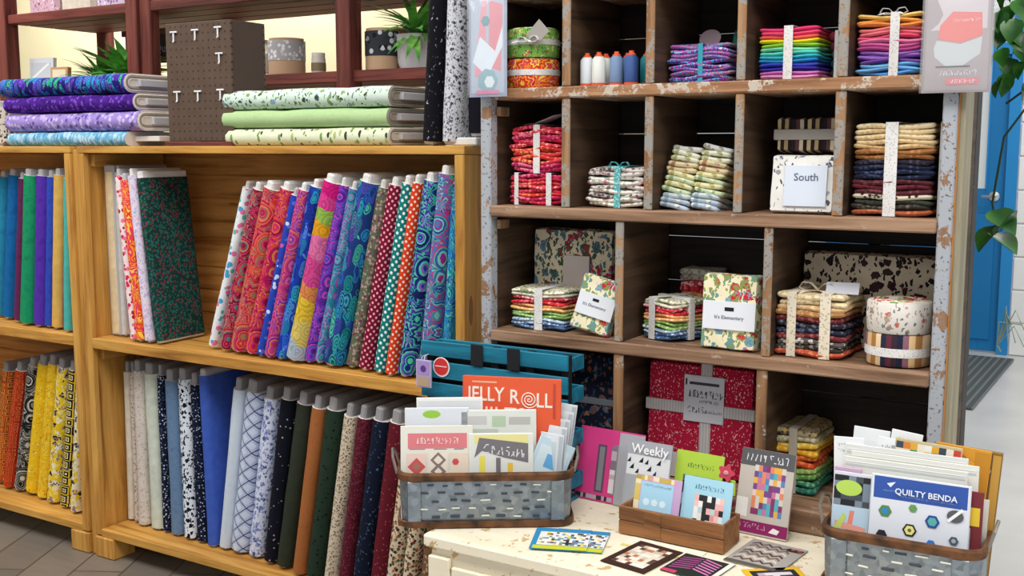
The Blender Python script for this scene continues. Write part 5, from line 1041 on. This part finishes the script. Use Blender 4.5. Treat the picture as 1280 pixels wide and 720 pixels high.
# ---- cards lying on the table
def lying(label, cx_, cy_, w, h, rz, base, art, z=.5258, th=.0012): return card('pattern_card', label, 'card', w, h, th, (cx_ - -math.sin(R(rz)) * -h / 2 * 1, cy_ - math.cos(R(rz)) * h / 2, z + th / 2), (R(-90), 0, R(rz)), flat(base), art, group='pattern cards lying on the white table')
qb = [(0, .82, 1, 1, '#2a88bc'), (0, 0, .10, 1, '#2a88bc'), (.1, .18, 1, .82, '#e4e2e0'), ('grid', .12, .20, .98, .80, 16, 9, ['#e4e2e0', '#e4e2e0', '#2a2a2e', '#e8d048', '#7a7a84', '#e4e2e0', '#5a9ac0'], 31), (.05, .0, 1, .16, '#c0cc2e')]
lying('teal and lime card of tiny squares, top one of two by the left basket', -.905, 1.712, .105, .110, 22, '#2a88bc', qb, z=.5276)
lying('second teal and lime card peeking out from under the first', -.882, 1.728, .100, .110, 18, '#2a88bc', qb)
lying('dark brown framed quilt card showing cream and rust patches', -.803, 1.716, .092, .128, -9, '#3c241c', [(.0, .0, 1, 1, '#3a221c'), (.14, .12, .86, .88, '#d8d0c2'), ('grid', .14, .12, .86, .88, 7, 8, ['#dcd4c6', '#e8e2d6', '#dcd4c6', '#5a4238', '#b87a5a', '#c8bca8', '#e8e2d6'], 12)])
lying('purple and black striped quilt card with a green and pink edge', -.690, 1.722, .095, .100, -6, '#2a4a3a', [(0, 0, 1, 1, '#e8e4da'), (0, .0, .9, .95, '#1e2a24'), (0, .0, .3, .12, '#c83a6a')] + [('poly', [(.06, .2 + .1 * i), (.44, .32 + .1 * i), (.44, .37 + .1 * i), (.06, .25 + .1 * i)], '#a04a88') for i in range(6)] + [('poly', [(.48, .32 + .1 * i), (.86, .2 + .1 * i), (.86, .25 + .1 * i), (.48, .37 + .1 * i)], '#c878b0') for i in range(6)])
lying('grey and brown chevron quilt card', -.608, 1.838, .105, .130, -5, '#a8a29c', [(0, 0, 1, 1, '#aaa6a2'), ('zig', .08, .14, .80, .90, 8, 7, ['#5a4238', '#d8ccc0', '#7a6458']), ('grid', .7, .80, .98, .92, 5, 2, ['#2a2422', '#b84a4a', '#4a3a34'], 2), (.0, .0, .9, .10, '#5a5450')])
lying('yellow card with a dark quilt picture at the front of the table', -.475, 1.74, .100, .105, 38, '#e4b82c', [(0, 0, 1, 1, '#e4b82c'), (.1, .1, .9, .9, '#2c2a30'), (.2, .2, .8, .8, '#b8aab8'), ('grid', .2, .2, .8, .8, 5, 5, ['#b8aab8', '#3a3440', '#d8d0d8'], 2)])
lying('white leaflet with a yellow edge lying under the front of the wooden box', -.770, 1.775, .150, .050, -2, '#e8e0b0', [(0, 0, 1, 1, '#ece8d8'), (0, 0, 1, .18, '#e0d888')], z=.5251, th=.0006)
